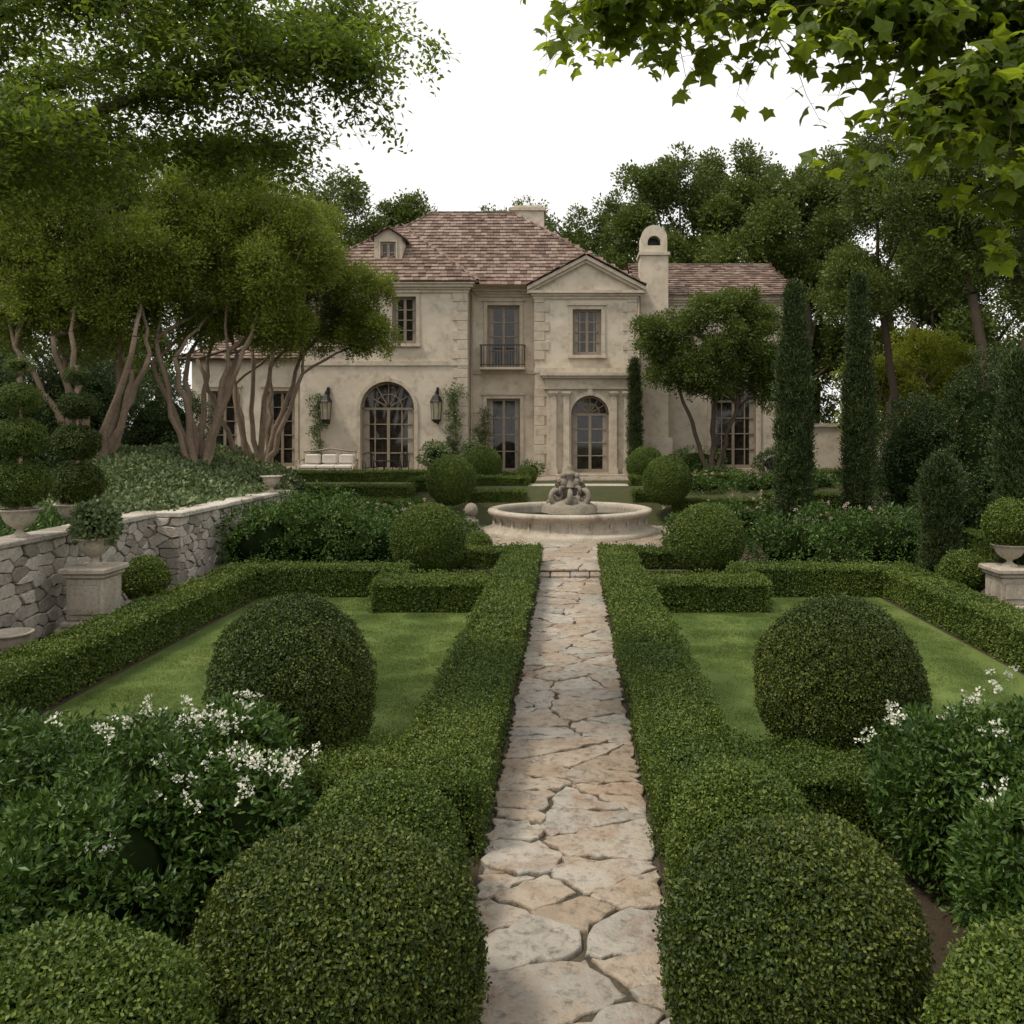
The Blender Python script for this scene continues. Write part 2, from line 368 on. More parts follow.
# ------------------------------------------------------------ trees
def bez(p0,p1,n,sag=0,wig=.05):
    p0=Vector(p0);p1=Vector(p1);L=(p1-p0).length
    m=(p0+p1)/2+Vector((random.uniform(-1,1)*wig*L,random.uniform(-1,1)*wig*L,sag*L))
    out=[]
    for i in range(n+1):
        t=i/n; q=p0*(1-t)**2+m*2*t*(1-t)+p1*t*t
        if 0<i<n: q+=Vector((random.gauss(0,1),random.gauss(0,1),random.gauss(0,1)))*.012*L
        out.append(q)
    return out
def limb(b,p0,p1,r0,r1,mat,sag=0.,wig=.06,n=7,seg=7):
    p=bez(p0,p1,n,sag,wig); b.tube(p,[r0+(r1-r0)*i/n for i in range(n+1)],mat,seg); return p
def crown(c,r,dens,sc,gap,shell,f1=1.5,subs=9):
    Ps=[];Qs=[]
    for k in range(subs):
        d=R.normal(size=3); d/=np.linalg.norm(d); d[2]=d[2]*.9+.1
        cc=c+d*r*R.uniform(.45,.9); rr=r*R.uniform(.25,.48)
        n=max(5,int(rr.prod()**(2/3)*4*PI*dens/sc**2))
        e=R.normal(size=(n,3)); e/=np.linalg.norm(e,axis=1)[:,None]
        P=cc+e*rr*(R.uniform(shell**2,1,n)**.5)[:,None]
        P+=e*(nz(P,f1)*.22*rr.mean())[:,None]
        ok=nz(P,1.6/sc)>gap; Ps.append(P[ok]);Qs.append((e*.6+d*.2+[0,0,.6])[ok])
    return np.concatenate(Ps),np.concatenate(Qs)
def tree(name,stems,blobs,group,dens,bark='bark',sc=1.,gap=-.6,twig=6,shell=.4,subs=9):
    b=B(); forks=[]
    for f0,f1,r0,r1 in stems:
        limb(b,f0,f1,r0,r1,bark,.0,.08,8,8); forks.append((Vector(f1),r1))
    Ps=[];Qs=[]
    for st in forks:
        cb=min(blobs,key=lambda t:(Vector(t[0])-st[0]).length); limb(b,st[0],cb[0],st[1],st[1]*.4,bark,.0,.08,6,6)
    for c,r in blobs:
        c=np.array(c,float); r=np.array(r if hasattr(r,'__len__') else (r,r,r*.8),float)
        fk=min(forks,key=lambda t:(t[0]-Vector(c)).length)
        limb(b,fk[0],c,fk[1]*.8,fk[1]*.3,bark,.05,.1,6,6)
        for i in range(twig):
            d=R.normal(size=3); d/=np.linalg.norm(d); d[2]=abs(d[2])*.8
            limb(b,c-[0,0,r[2]*.3],c+d*r*.85,fk[1]*.28,.012*sc,bark,.05,.1,3,4)
        P,Q=crown(c,r,dens,sc,gap,shell,subs=subs); Ps.append(P);Qs.append(Q)
    P=np.concatenate(Ps);Q=np.concatenate(Qs)
    return b.build(name,pts=P,nrm=Q,scl=sc*R.uniform(.6,1.25,len(P)),group=group,jit=.45)
# ------------------------------------------------------------ stones
def clip(poly,a,n):
    out=[]
    for i in range(len(poly)):
        p=poly[i];q=poly[(i+1)%len(poly)]
        dp=(p[0]-a[0])*n[0]+(p[1]-a[1])*n[1]; dq=(q[0]-a[0])*n[0]+(q[1]-a[1])*n[1]
        if dp<=0: out.append(p)
        if (dp<0<dq) or (dq<0<dp):
            t=dp/(dp-dq); out.append((p[0]+t*(q[0]-p[0]),p[1]+t*(q[1]-p[1])))
    return out
def stones(b,u0,u1,v0,v1,size,mapf,mat,gap=.012,th=.04,asp=1.,rough=.012,hvar=.008,jit=.42,inside=None,small=.0):
    nu=max(1,round((u1-u0)/(size*asp))); nv=max(1,round((v1-v0)/size)); S=[]
    du=(u1-u0)/nu; dv=(v1-v0)/nv
    for j in range(nv):
        for i in range(nu):
            off=.5*(j%2)*(1 if nu>1 else 0)
            S.append((u0+du*(i+.25+off+random.uniform(-jit,jit)),v0+dv*(j+.5+random.uniform(-jit,jit))))
            if random.random()<small:
                if random.random()<.6: S.append((random.choice([random.uniform(u0,u0+.18*(u1-u0)),random.uniform(u1-.18*(u1-u0),u1)]),v0+dv*(j+random.random())))
                else: S.append((random.uniform(u0,u1),v0+dv*(j+random.random())))
    S=[(min(max(x,u0+.02),u1-.02),min(max(y,v0+.02),v1-.02)) for x,y in S]
    A=np.array(S); 
    for i,(x,y) in enumerate(S):
        if inside and not inside(x,y): continue
        poly=[(u0,v0),(u1,v0),(u1,v1),(u0,v1)]
        d=((A[:,0]-x)/asp)**2+(A[:,1]-y)**2; idx=np.argsort(d)[1:16]
        for k in idx:
            nx,ny=(A[k,0]-x)/asp**2,A[k,1]-y
            if abs(nx)+abs(ny)<1e-5: continue
            poly=clip(poly,((A[k,0]+x)/2,(A[k,1]+y)/2),(nx,ny))
            if len(poly)<3: break
        if len(poly)<3: continue
        cx=sum(p[0] for p in poly)/len(poly); cy=sum(p[1] for p in poly)/len(poly)
        ar=abs(sum(poly[k][0]*poly[(k+1)%len(poly)][1]-poly[(k+1)%len(poly)][0]*poly[k][1] for k in range(len(poly))))/2
        if ar<size*size*asp*.02: continue
        P=[]
        for k in range(len(poly)):
            p=poly[k];q=poly[(k+1)%len(poly)]; L=math.hypot(q[0]-p[0],q[1]-p[1])
            if L<.03: P.append(p); continue
            ns=max(2,min(8,int(L/.07)))
            for t in range(ns):
                tt=(t+ (.22 if t==0 else 0))/ns; w=random.gauss(0,rough)
                P.append((p[0]+(q[0]-p[0])*tt-(q[1]-p[1])/L*w,p[1]+(q[1]-p[1])*tt+(q[0]-p[0])/L*w))
        def ins(g):
            o=[]
            for p in P:
                dx,dy=cx-p[0],cy-p[1];L=math.hypot(dx,dy)+1e-6; g2=min(g,L*.6)
                o.append((p[0]+dx/L*g2,p[1]+dy/L*g2))
            return o
        h=th+random.uniform(-hvar,hvar); tu,tv=random.uniform(-.02,.02),random.uniform(-.02,.02)
        n=len(P); vs=[]
        bv=min(.014,th*.5)
        for q,hh in ((ins(gap),0),(ins(gap),h-bv),(ins(gap+bv*.4),h-bv*.3),(ins(gap+bv*1.3),h)):
            for p in q: vs.append(mapf(p[0],p[1],hh+((p[0]-cx)*tu+(p[1]-cy)*tv if hh>0 else 0)))
        fs=[(k*n+i2,k*n+(i2+1)%n,(k+1)*n+(i2+1)%n,(k+1)*n+i2) for k in range(3) for i2 in range(n)]
        fs.append(tuple(3*n+i2 for i2 in range(n)))
        b.add(vs,fs,mat)
# ============================================================ GROUND
def sm(t): t=np.clip(t,0,1); return t*t*(3-2*t)
def gz(x,y): return 1.25*sm((np.asarray(y)-26.6)/3.6)
def grid(name,xs,ys,zf,mat):
    X,Y=np.meshgrid(xs,ys); Z=zf(X,Y); nx,ny=len(xs),len(ys)
    b=B(); vs=np.stack([X.ravel(),Y.ravel(),Z.ravel()],1)
    fs=[(j*nx+i,j*nx+i+1,(j+1)*nx+i+1,(j+1)*nx+i) for j in range(ny-1) for i in range(nx-1)]
    b.add(vs.tolist(),fs,mat,smooth=True); return b
xs=np.concatenate([[-600,-200,-60],np.linspace(-30,30,25),[60,200,600]])
ys=np.concatenate([[-100,-20,0,10,20],np.linspace(26,31,14),[40,60,120,300,900]])
grid('ground',xs,ys,lambda X,Y:gz(X,Y)*1.0+0*X,'ground').build('ground')
b=B(); b.add([(-8.1,2,.004),(8.6,2,.004),(8.6,26,.004),(-8.1,26,.004)],[(0,1,2,3)],'soil'); b.build('soil')
for sx in(-1,1):
    a0,a1=sorted((sx*1.44,sx*5.93)); b=B()
    n=12; vs=[(a0+(a1-a0)*i/n,7.25+(9.3)*j/n,.008) for j in range(n+1) for i in range(n+1)]
    b.add(vs,[(j*(n+1)+i,j*(n+1)+i+1,(j+1)*(n+1)+i+1,(j+1)*(n+1)+i) for j in range(n) for i in range(n)],'lawn')
    npt=600; P=np.stack([R.uniform(a0+.2,a1-.2,npt),R.uniform(7.4,16.3,npt),np.full(npt,.008)],1)
    b.build('lawn',pts=P,nrm=np.tile([0,0,1.],(npt,1)),scl=R.uniform(.85,1.1,npt),group='grass',jit=.01)
# ============================================================ PATH + PLAZA
b=B(); b.add([(-.66,1.5,.012),(.66,1.5,.012),(.66,18.6,.012),(-.66,18.6,.012)],[(0,1,2,3)],'mortar')
random.seed(33)
stones(b,-.64,.64,1.5,18.3,.56,lambda u,v,h:(u+.012*math.sin(v*3),v,.012+h),'flag',gap=.008,th=.03,asp=1.35,rough=.019,jit=.48,small=1.)
for k in range(4):
    x=-.85+k*.43; b.cbox(x,x+.41+random.uniform(-.01,.01),18.3,18.75,.0,.1+random.uniform(-.005,.005),'flag')
b.build('stone_path')
b=B(); b.box(-3.7,3.7,18.7,28.6,0,.12,'mortar')
stones(b,-3.7,3.7,18.72,28.6,.6,lambda u,v,h:(u,v,.12+h),'flag',gap=.012,th=.03,asp=1.3,small=.3,inside=lambda x,y:(x*x+(y-25.8)**2>2.2**2) and (abs(x)<1.0 or y>21.3))
b.build('fountain_plaza')
# ============================================================ HEDGES
for sx in(-1,1):
    def H(xa,xb,*a,**k):
        x0,x1=sorted((sx*xa,sx*xb)); return hedge('boxwood_hedge',x0,x1,*a,**k)
    H(.68,1.40,6.35,19.8,0,.56)
    H(1.42,3.3,6.45,7.25,0,.55)
    H(6.0,6.66,6.8,16.2,0,.56)
    H(1.42,3.5,14.9,15.9,0,.55)
    H(3.2,6.7,16.3,17.0,0,.56)
    H(1.42,3.6,18.9,19.6,0,.55)
for a in [(-10,-5.3,28.6,29.3,.85,.5),(-12.8,-5.4,32.4,33,1.25,.42),(-7.3,-4.6,26.4,27,.1,.95),(-3.4,-1.55,28.7,29.3,.75,.42),(-3.6,-1.5,30.2,30.8,1.15,.42),(-4.6,-2.0,32,32.5,1.22,.42),
          (2.15,3.7,28.7,29.3,.75,.42),(2.15,3.4,30.2,30.8,1.15,.42),(4.3,8.2,30.6,31.2,1.2,.45),(8.4,13.5,32.5,33.1,1.25,.45),(3.4,6.2,27.6,28.2,.35,.6),(6.4,10,28.2,28.8,.6,.5),(10.0,10.6,20,27,0,.7),(10.6,14,27,27.6,.3,.7),(-5.4,-4.8,29.4,32.3,1.1,.45)]:
    hedge('boxwood_hedge',*a)
# ============================================================ BALLS AND MOUNDS
ball('boxwood_ball',(-2.49,7.6,.86),(.70,.72,.82),lump=.03)
ball('boxwood_ball',(2.46,7.8,.88),(.76,.76,.79),lump=.03)
for x,y,z,r in [(-3.0,18,.90,.76),(2.92,18,.90,.76),(-3.85,27.5,1.6,.80),(-3.3,32,1.9,.72),(3.15,27.5,1.6,.78),(2.85,32,1.9,.70),(-2.25,20.6,.4,.36),(2.6,20.6,.4,.34),(-1.6,31.5,1.55,.36)]:
    ball('boxwood_ball',(x,y,z),r,zmin=float(gz(0,y)),group='box',lump=.008)
ball('boxwood_mound',(-1.22,4.40,.46),(.70,.58,.66),lump=.035,power=2.15,group='boxdark')
ball('boxwood_mound',(-1.22,5.50,.30),(.52,.48,.60),lump=.03,power=2.2,group='box')
ball('boxwood_mound',(1.18,4.48,.46),(.66,.60,.66),lump=.035,power=2.15,group='boxdark')
ball('boxwood_mound',(1.14,5.66,.34),(.50,.48,.60),lump=.03,power=2.2,group='box')
ball('boxwood_mound',(2.02,3.5,.54),(.52,.52,.60),lump=.03,power=2.1,group='box')
ball('boxwood_mound',(-2.12,3.5,.52),(.60,.54,.58),lump=.03,power=2.1,group='box')
# flowering shrubs
shrub('flowering_shrub',[((-2.95,5.9,.55),(.75,.6,.62)),((-2.25,5.75,.45),(.5,.45,.48)),((-2.9,5.2,.45),(.6,.5,.5)),((-2.45,6.2,.75),(.4,.4,.42))],K=130,sc=.72,flower='white',
      fl=[((-2.6,6.0,1.12),(.22,.16,.06),14,5),((-2.1,5.65,.93),(.2,.18,.08),14,5),((-3.15,5.8,1.15),(.25,.15,.05),6,4),((-2.5,5.4,.85),(.3,.2,.1),6,4)])
shrub('laurel_shrub',[((-4.0,6.1,.5),(.8,.7,.62)),((-3.3,4.9,.3),(.6,.6,.5))],K=120,sc=.8,group='shrub')
shrub('flowering_shrub',[((2.75,6.0,.6),(.6,.55,.6)),((3.4,5.9,.6),(.65,.6,.62)),((2.85,5.0,.5),(.55,.5,.5)),((3.3,5.3,.6),(.4,.4,.5))],K=130,sc=.72,flower='white',
      fl=[((2.25,6.2,1.08),(.12,.12,.07),4,5),((3.0,6.0,1.22),(.35,.2,.06),9,5),((2.95,5.1,1.02),(.25,.2,.06),5,5),((3.5,6.2,1.28),(.25,.2,.05),5,5)])
shrub('hydrangea_shrub',[((-6.9,18.9,.7),(1.1,.8,.85)),((-5.6,19.2,.75),(1.2,.8,.85)),((-4.5,19.4,.5),(.8,.7,.6)),((-6.2,20.5,.8),(1.4,.9,.95)),((-4.6,21,.5),(1,.8,.7))],K=70,sc=1.2)
shrub('rose_bush',[((-3.5,23.3,.4),(.9,.9,.6)),((-4.6,24.2,.5),(.9,.8,.7)),((-5.8,23.8,.5),(1,.9,.7))],K=70,sc=1.3,flower='pink',fl=[((-3.5,23.0,.85),(.6,.5,.15),22,2),((-5,23.5,1.05),(.8,.4,.15),14,2)])
shrub('rose_bush',[((3.4,23.3,.4),(.8,.9,.6)),((4.6,24.2,.5),(1.0,.8,.7)),((6.2,24.5,.5),(1.1,.9,.75))],K=70,sc=1.3,flower='pink',fl=[((3.6,23.0,.85),(.6,.5,.15),18,2),((6,24,1.1),(1.,.4,.15),24,2)])
shrub('hydrangea_shrub',[((5.1,19.8,.5),(.95,.8,.7)),((7.3,20,.55),(1.25,.9,.8)),((6.4,21.6,.6),(.8,.8,.7)),((8.6,21,.5),(.9,.9,.75))],K=70,sc=1.2,flower='pink',fl=[((6.4,20.9,1.2),(.7,.3,.15),16,2)])
shrub('border_planting',[((4.6,29.8,1.2),(.9,.6,.4)),((6.4,29.9,1.2),(1.1,.6,.45)),((8.6,30.2,1.3),(1.1,.6,.45)),((10.8,30.4,1.3),(1.2,.6,.5)),((5.6,32.2,1.5),(1.,.5,.35)),((-4.4,33.3,1.5),(.8,.4,.35)),((3.6,33.8,1.4),(.9,.4,.35))],K=60,sc=1.1,zmin=.9,flower='pink',fl=[((7.5,29.5,1.65),(1.8,.3,.1),22,2)])
# ============================================================ FOUNTAIN
b=B(); cy=25.8
b.lathe(0,cy,[(2.62,.12),(2.62,.24),(2.56,.28),(2.50,.30),(2.42,.32),(2.36,.36)],'carved',64)
b.lathe(0,cy,[(2.36,.30),(2.33,.40),(2.27,.50),(2.29,.60),(2.38,.68),(2.47,.74),(2.49,.80),(2.47,.85),(2.41,.87),(2.22,.87),(2.18,.84),(2.16,.76),(2.14,.5)],'carved',64)
for k in range(24):
    a=2*PI*k/24; x,y=2.31*math.cos(a),cy+2.31*math.sin(a)
    b.tube([(x,y,.34),(x,y,.66)],[.05,.035],'carved',6)
fo=b
fo.lathe(0,cy,[(.001,.74),(2.14,.741)],'water',48)
random.seed(5)
fo.lathe(0,cy,[(.78,.6),(.74,.92),(.62,1.0),(.5,1.06),(.3,1.12)],'carvedgrey',24,lobes=7,la=.14)
for k in range(26):
    a=random.uniform(0,2*PI); r=random.uniform(.2,.62); fo.ball((r*math.cos(a),cy+r*math.sin(a),1.0+random.uniform(-.08,.22)*(1-r)),(random.uniform(.08,.15),)*2+(random.uniform(.08,.15),),'carvedgrey',8,6)
for yo in(-.12,.12):
    vs=[(0,cy+yo*.6,1.1)];n=26
    for i in range(n+1):
        t=-.15*PI+1.3*PI*i/n; rr=.46*(1+.07*abs(math.sin(i*PI/2*1.0+.4))); vs.append((rr*math.cos(t),cy+yo+(.05 if i%2 else -.05)*(1 if yo<0 else -1),1.42+rr*.92*math.sin(t)))
    fo.add(vs,[(0,i,i+1) for i in range(1,n+1)],'carvedgrey')
for k in range(6):
    a=2*PI*k/6+PI/6; pts=[];rad=[]
    for t in range(20):
        u=t/19; ang=-PI*.5+u*2.5*PI; rr=.25*(1-u*.72)
        q=.44+rr*math.cos(ang); z=1.24+rr*math.sin(ang)
        pts.append((q*math.cos(a),cy+q*math.sin(a),z)); rad.append(.10*(1-u*.65))
    fo.tube(pts,rad,'carvedgrey',7)
for s in(-1,1):
    fo.ball((s*.2,cy-.1,1.64),(.13,.12,.17),'carvedgrey',12,8); fo.ball((s*.21,cy-.12,1.85),(.085,.085,.095),'carvedgrey',12,8)
    fo.tube([(s*.24,cy-.14,1.72),(s*.36,cy-.18,1.66),(s*.42,cy-.16,1.78)],[.045,.04,.03],'carvedgrey',7)
    fo.tube([(s*.2,cy-.12,1.52),(s*.28,cy-.3,1.5),(s*.3,cy-.32,1.3)],[.07,.06,.04],'carvedgrey',7)
fo.lathe(0,cy,[(.2,1.5),(.15,1.66),(.12,1.78),(.18,1.86),(.2,1.92),(.12,1.96),(.07,2.04),(.09,2.12),(.001,2.22)],'carvedgrey',16,lobes=6,la=.2)
fo.build('fountain')
b=B()
for k in range(7):
    b.cbox(-1.5,2.1,28.3+k*.32,28.3+(k+1)*.32+(.02 if k<6 else .6),.1,.28+k*.165,'carved',.02)
b.build('garden_steps')
b=B(); b.box(-14,12,33.4,36.9,1.1,1.262,'flag')
stones(b,-14,12,33.4,36.4,.8,lambda u,v,h:(u,v,1.262+h),'flag',th=.015,asp=1.4)
b.build('house_terrace_paving')
# ============================================================ RETAINING WALLS + TERRACE
def wall_stones(b,p0,p1,z0,z1,size=.2,asp=1.7):
    p0=Vector(p0);p1=Vector(p1);d=(p1-p0);L=d.length;d/=L;n=Vector((d.y,-d.x,0))
    stones(b,0,L,z0,z1,size,lambda u,v,h:tuple(p0+d*u+Vector((0,0,v))+n*h),'rubble',gap=.008,th=.05,asp=asp,rough=.006,hvar=.028,jit=.38,small=.15)
b=B()
b.box(-8.6,-8.2,3,16.7,0,1.5,'wallmortar'); wall_stones(b,(-8.2,3,0),(-8.2,16.7,0),.0,1.5)
b.box(-8.6,-7.7,16.702,17.1,0,1.5,'wallmortar'); wall_stones(b,(-8.6,16.7,0),(-7.65,16.7,0),.0,1.5)
b.box(-8.1,-7.7,17.102,23.2,0,1.5,'wallmortar'); wall_stones(b,(-7.7,16.7,0),(-7.7,23.2,0),.0,1.5)
y=3
while y<16.7:
    l=random.uniform(.45,.8); b.cbox(-8.65,-8.1,y,min(y+l-.015,16.65),1.5,1.59+random.uniform(0,.02),'rubble',.02); y+=l
y=16.66
while y<23.2:
    l=random.uniform(.45,.8); b.cbox(-8.15,-7.6,y,min(y+l-.015,23.3),1.5,1.59+random.uniform(0,.02),'rubble',.02); y+=l
b.cbox(-8.67,-8.17,16.66,17.2,1.5,1.6,'rubble')
b.build('stone_retaining_wall')
def tz(X,Y):
    a=sm((Y-16)/9)*sm((-8.2-X)/3.5)
    z=1.47+.95*a
    z=z-1.6*sm((Y-28.)/4)
    z=z-2.*sm((Y-22.8)/3)*sm((X+9.5)/1.8)
    return z
xs=np.concatenate([[-40,-20],np.linspace(-16,-7.9,20)]); ys=np.linspace(3,34,60)
def tzz(X,Y):
    z=tz(X,Y); return np.where((X>-8.4)&(Y<16.9),-.3,z)
grid('t',xs,ys,tzz,'ground').build('terrace_ground')
n=4200; P=np.stack([R.uniform(-17,-8.0,n),R.uniform(16.8,31,n)],1)
Z=tzz(P[:,0],P[:,1]); P=np.column_stack([P,Z+.10+.12*nz(np.column_stack([P,Z]),1.5)]); P=P[(Z>.3)]
B().build('ivy_groundcover',pts=P,nrm=np.tile([0,0,1.],(len(P),1)),scl=R.uniform(.9,1.6,len(P)),group='ivy',jit=.5)
n=1300; P=np.stack([R.uniform(-14,-8.75,n),R.uniform(8,16.5,n),np.full(n,1.55)],1)
B().build('ivy_groundcover',pts=P,nrm=np.tile([0,0,1.],(len(P),1)),scl=R.uniform(.8,1.3,len(P)),group='shrub',jit=.5)
# ============================================================ URNS, PEDESTALS, POTS
def urn(b,x,y,z,h,r,mat='carved'):
    p=[(.42,0),(.42,.06),(.30,.10),(.16,.18),(.15,.24),(.22,.30),(.42,.38),(.62,.50),(.74,.66),(.80,.82),(.86,.90),(1.0,.95),(1.0,1.0),(.86,1.0),(.8,.93),(.2,.90)]
    b.lathe(x,y,[(a*r,c*h) for a,c in p],mat,28,cz=z)
def pedestal(b,x,y,w,z1):
    h=w/2
    b.cbox(x-h*1.3,x+h*1.3,y-h*1.3,y+h*1.3,0,.16,'carved',.02); b.cbox(x-h*1.15,x+h*1.15,y-h*1.15,y+h*1.15,.16,.26,'carved',.03)
    b.cbox(x-h*.92,x+h*.92,y-h*.92,y+h*.92,.26,z1-.16,'carved',.02)
    b.cbox(x-h*.7,x+h*.7,y-h*.98,y-h*.9,.36,z1-.26,'carved',.01)
    b.cbox(x-h*1.05,x+h*1.05,y-h*1.05,y+h*1.05,z1-.16,z1-.09,'carved',.02); b.cbox(x-h*1.2,x+h*1.2,y-h*1.2,y+h*1.2,z1-.09,z1,'carved',.02)
b=B(); pedestal(b,-7.5,13.4,.62,1.08); b.build('stone_pedestal')
b=B(); urn(b,-7.5,13.4,1.08,.45,.29); b.build('stone_urn')
shrub('potted_plant',[((-7.5,13.4,1.75),(.3,.3,.28))],K=150,sc=.8,zmin=1.45,group='ivy')
b=B(); pedestal(b,7.55,14.6,.62,.88); b.build('stone_pedestal')
b=B(); urn(b,7.55,14.6,.88,.38,.30); b.build('stone_urn')
ball('boxwood_ball',(7.55,14.6,1.6),.43,zmin=1.15,group='box')
ball('boxwood_ball',(7.25,15.7,.57),.42,zmin=0,group='box')
b=B(); urn(b,7.25,15.7,0,.35,.26); b.build('planter_pot')
ball('boxwood_ball',(-7.3,14.6,.66),.38,group='box'); b=B(); urn(b,-7.3,14.6,0,.36,.25); b.build('planter_pot')
b=B(); urn(b,-7.75,11.75,0,.42,.3); b.build('planter_pot')
def tier_topiary(name,x,y,z,tiers,group='box',flat=.8):
    b=B(); P=[];Q=[];S=[]; zz=z; 
    for t in tiers:
        zz+=t*flat+.09; b,p,q,s=ball('',(x,y,zz),(t,t,t*flat),coreb=b,ret=True,lump=.01,zmin=z,g=.12); P.append(p);Q.append(q);S.append(s*.85); zz+=t*flat
    b.tube([(x,y,z-.1),(x,y,zz)],[.05,.03],'bark',6)
    b.build(name,pts=np.concatenate(P),nrm=np.concatenate(Q),scl=np.concatenate(S),group=group)
b=B(); urn(b,-8.35,12.9,1.6,.42,.3); b.build('stone_urn')
tier_topiary('tiered_topiary',-8.35,12.9,1.98,[.40,.36,.29,.21])
b=B(); urn(b,-8.75,15.0,1.5,.42,.32); b.build('stone_urn')
tier_topiary('tiered_topiary',-8.7,15.0,1.85,[.42,.38,.31,.23],'boxdark')
b=B(); urn(b,-7.87,22.4,1.6,.42,.28); b.build('stone_urn')
b=B(); urn(b,-5.9,25.4,.2,.5,.34); b.build('stone_urn')
b=B(); b.cbox(-2.98,-2.58,23.7,24.1,.12,.7,'carvedgrey'); b.ball((-2.78,23.9,.98),(.19,.19,.2),'carvedgrey'); b.tube([(-2.78,23.9,.68),(-2.78,23.9,.82)],[.16,.09],'carvedgrey',12); b.build('stone_finial')
# ============================================================ CYPRESSES
def column(name,x,y,z0,z1,r,group='cyp',K=70,s=1.2,tp=.55):
    h=z1-z0; n=int(2*PI*r*h*K); t=R.random(n)**.9; a=R.uniform(0,2*PI,n)
    prof=np.minimum(1,(t/.08)**.5)*np.clip((1-t)/tp,0,1)**.55
    rr=r*(prof*(.93+.07*np.sin(a*5+t*9)))+nz(np.stack([np.cos(a)*2,np.sin(a)*2,t*h*1.6],1),1.6)*.07*r*2
    rr*=R.uniform(.82,1.05,n)
    P=np.stack([x+rr*np.cos(a),y+rr*np.sin(a),z0+t*h],1); Q=np.stack([np.cos(a)*.45,np.sin(a)*.45,np.ones(n)],1)
    b=B(); b.tube([(x,y,z0-.2),(x,y,z0+.6)],[.1,.09],'bark',8)
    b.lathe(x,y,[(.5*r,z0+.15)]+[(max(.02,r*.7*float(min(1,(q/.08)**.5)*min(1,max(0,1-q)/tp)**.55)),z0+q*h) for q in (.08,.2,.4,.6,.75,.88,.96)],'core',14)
    b.build(name,pts=P,nrm=Q,scl=s*R.uniform(.7,1.2,n),group=group,jit=.3)
column('italian_cypress',8.15,24,0,7.5,.36)
column('italian_cypress',6.2,23.5,0,7.2,.46)
column('clipped_yew_column',7.95,18.2,0,2.6,.36,s=.9,K=140,tp=.15)
column('clipped_yew_column',7.95,15.0,0,4.5,.36,s=.9,K=140,tp=.3)
column('italian_cypress',2.75,36.2,1.25,6.2,.24)
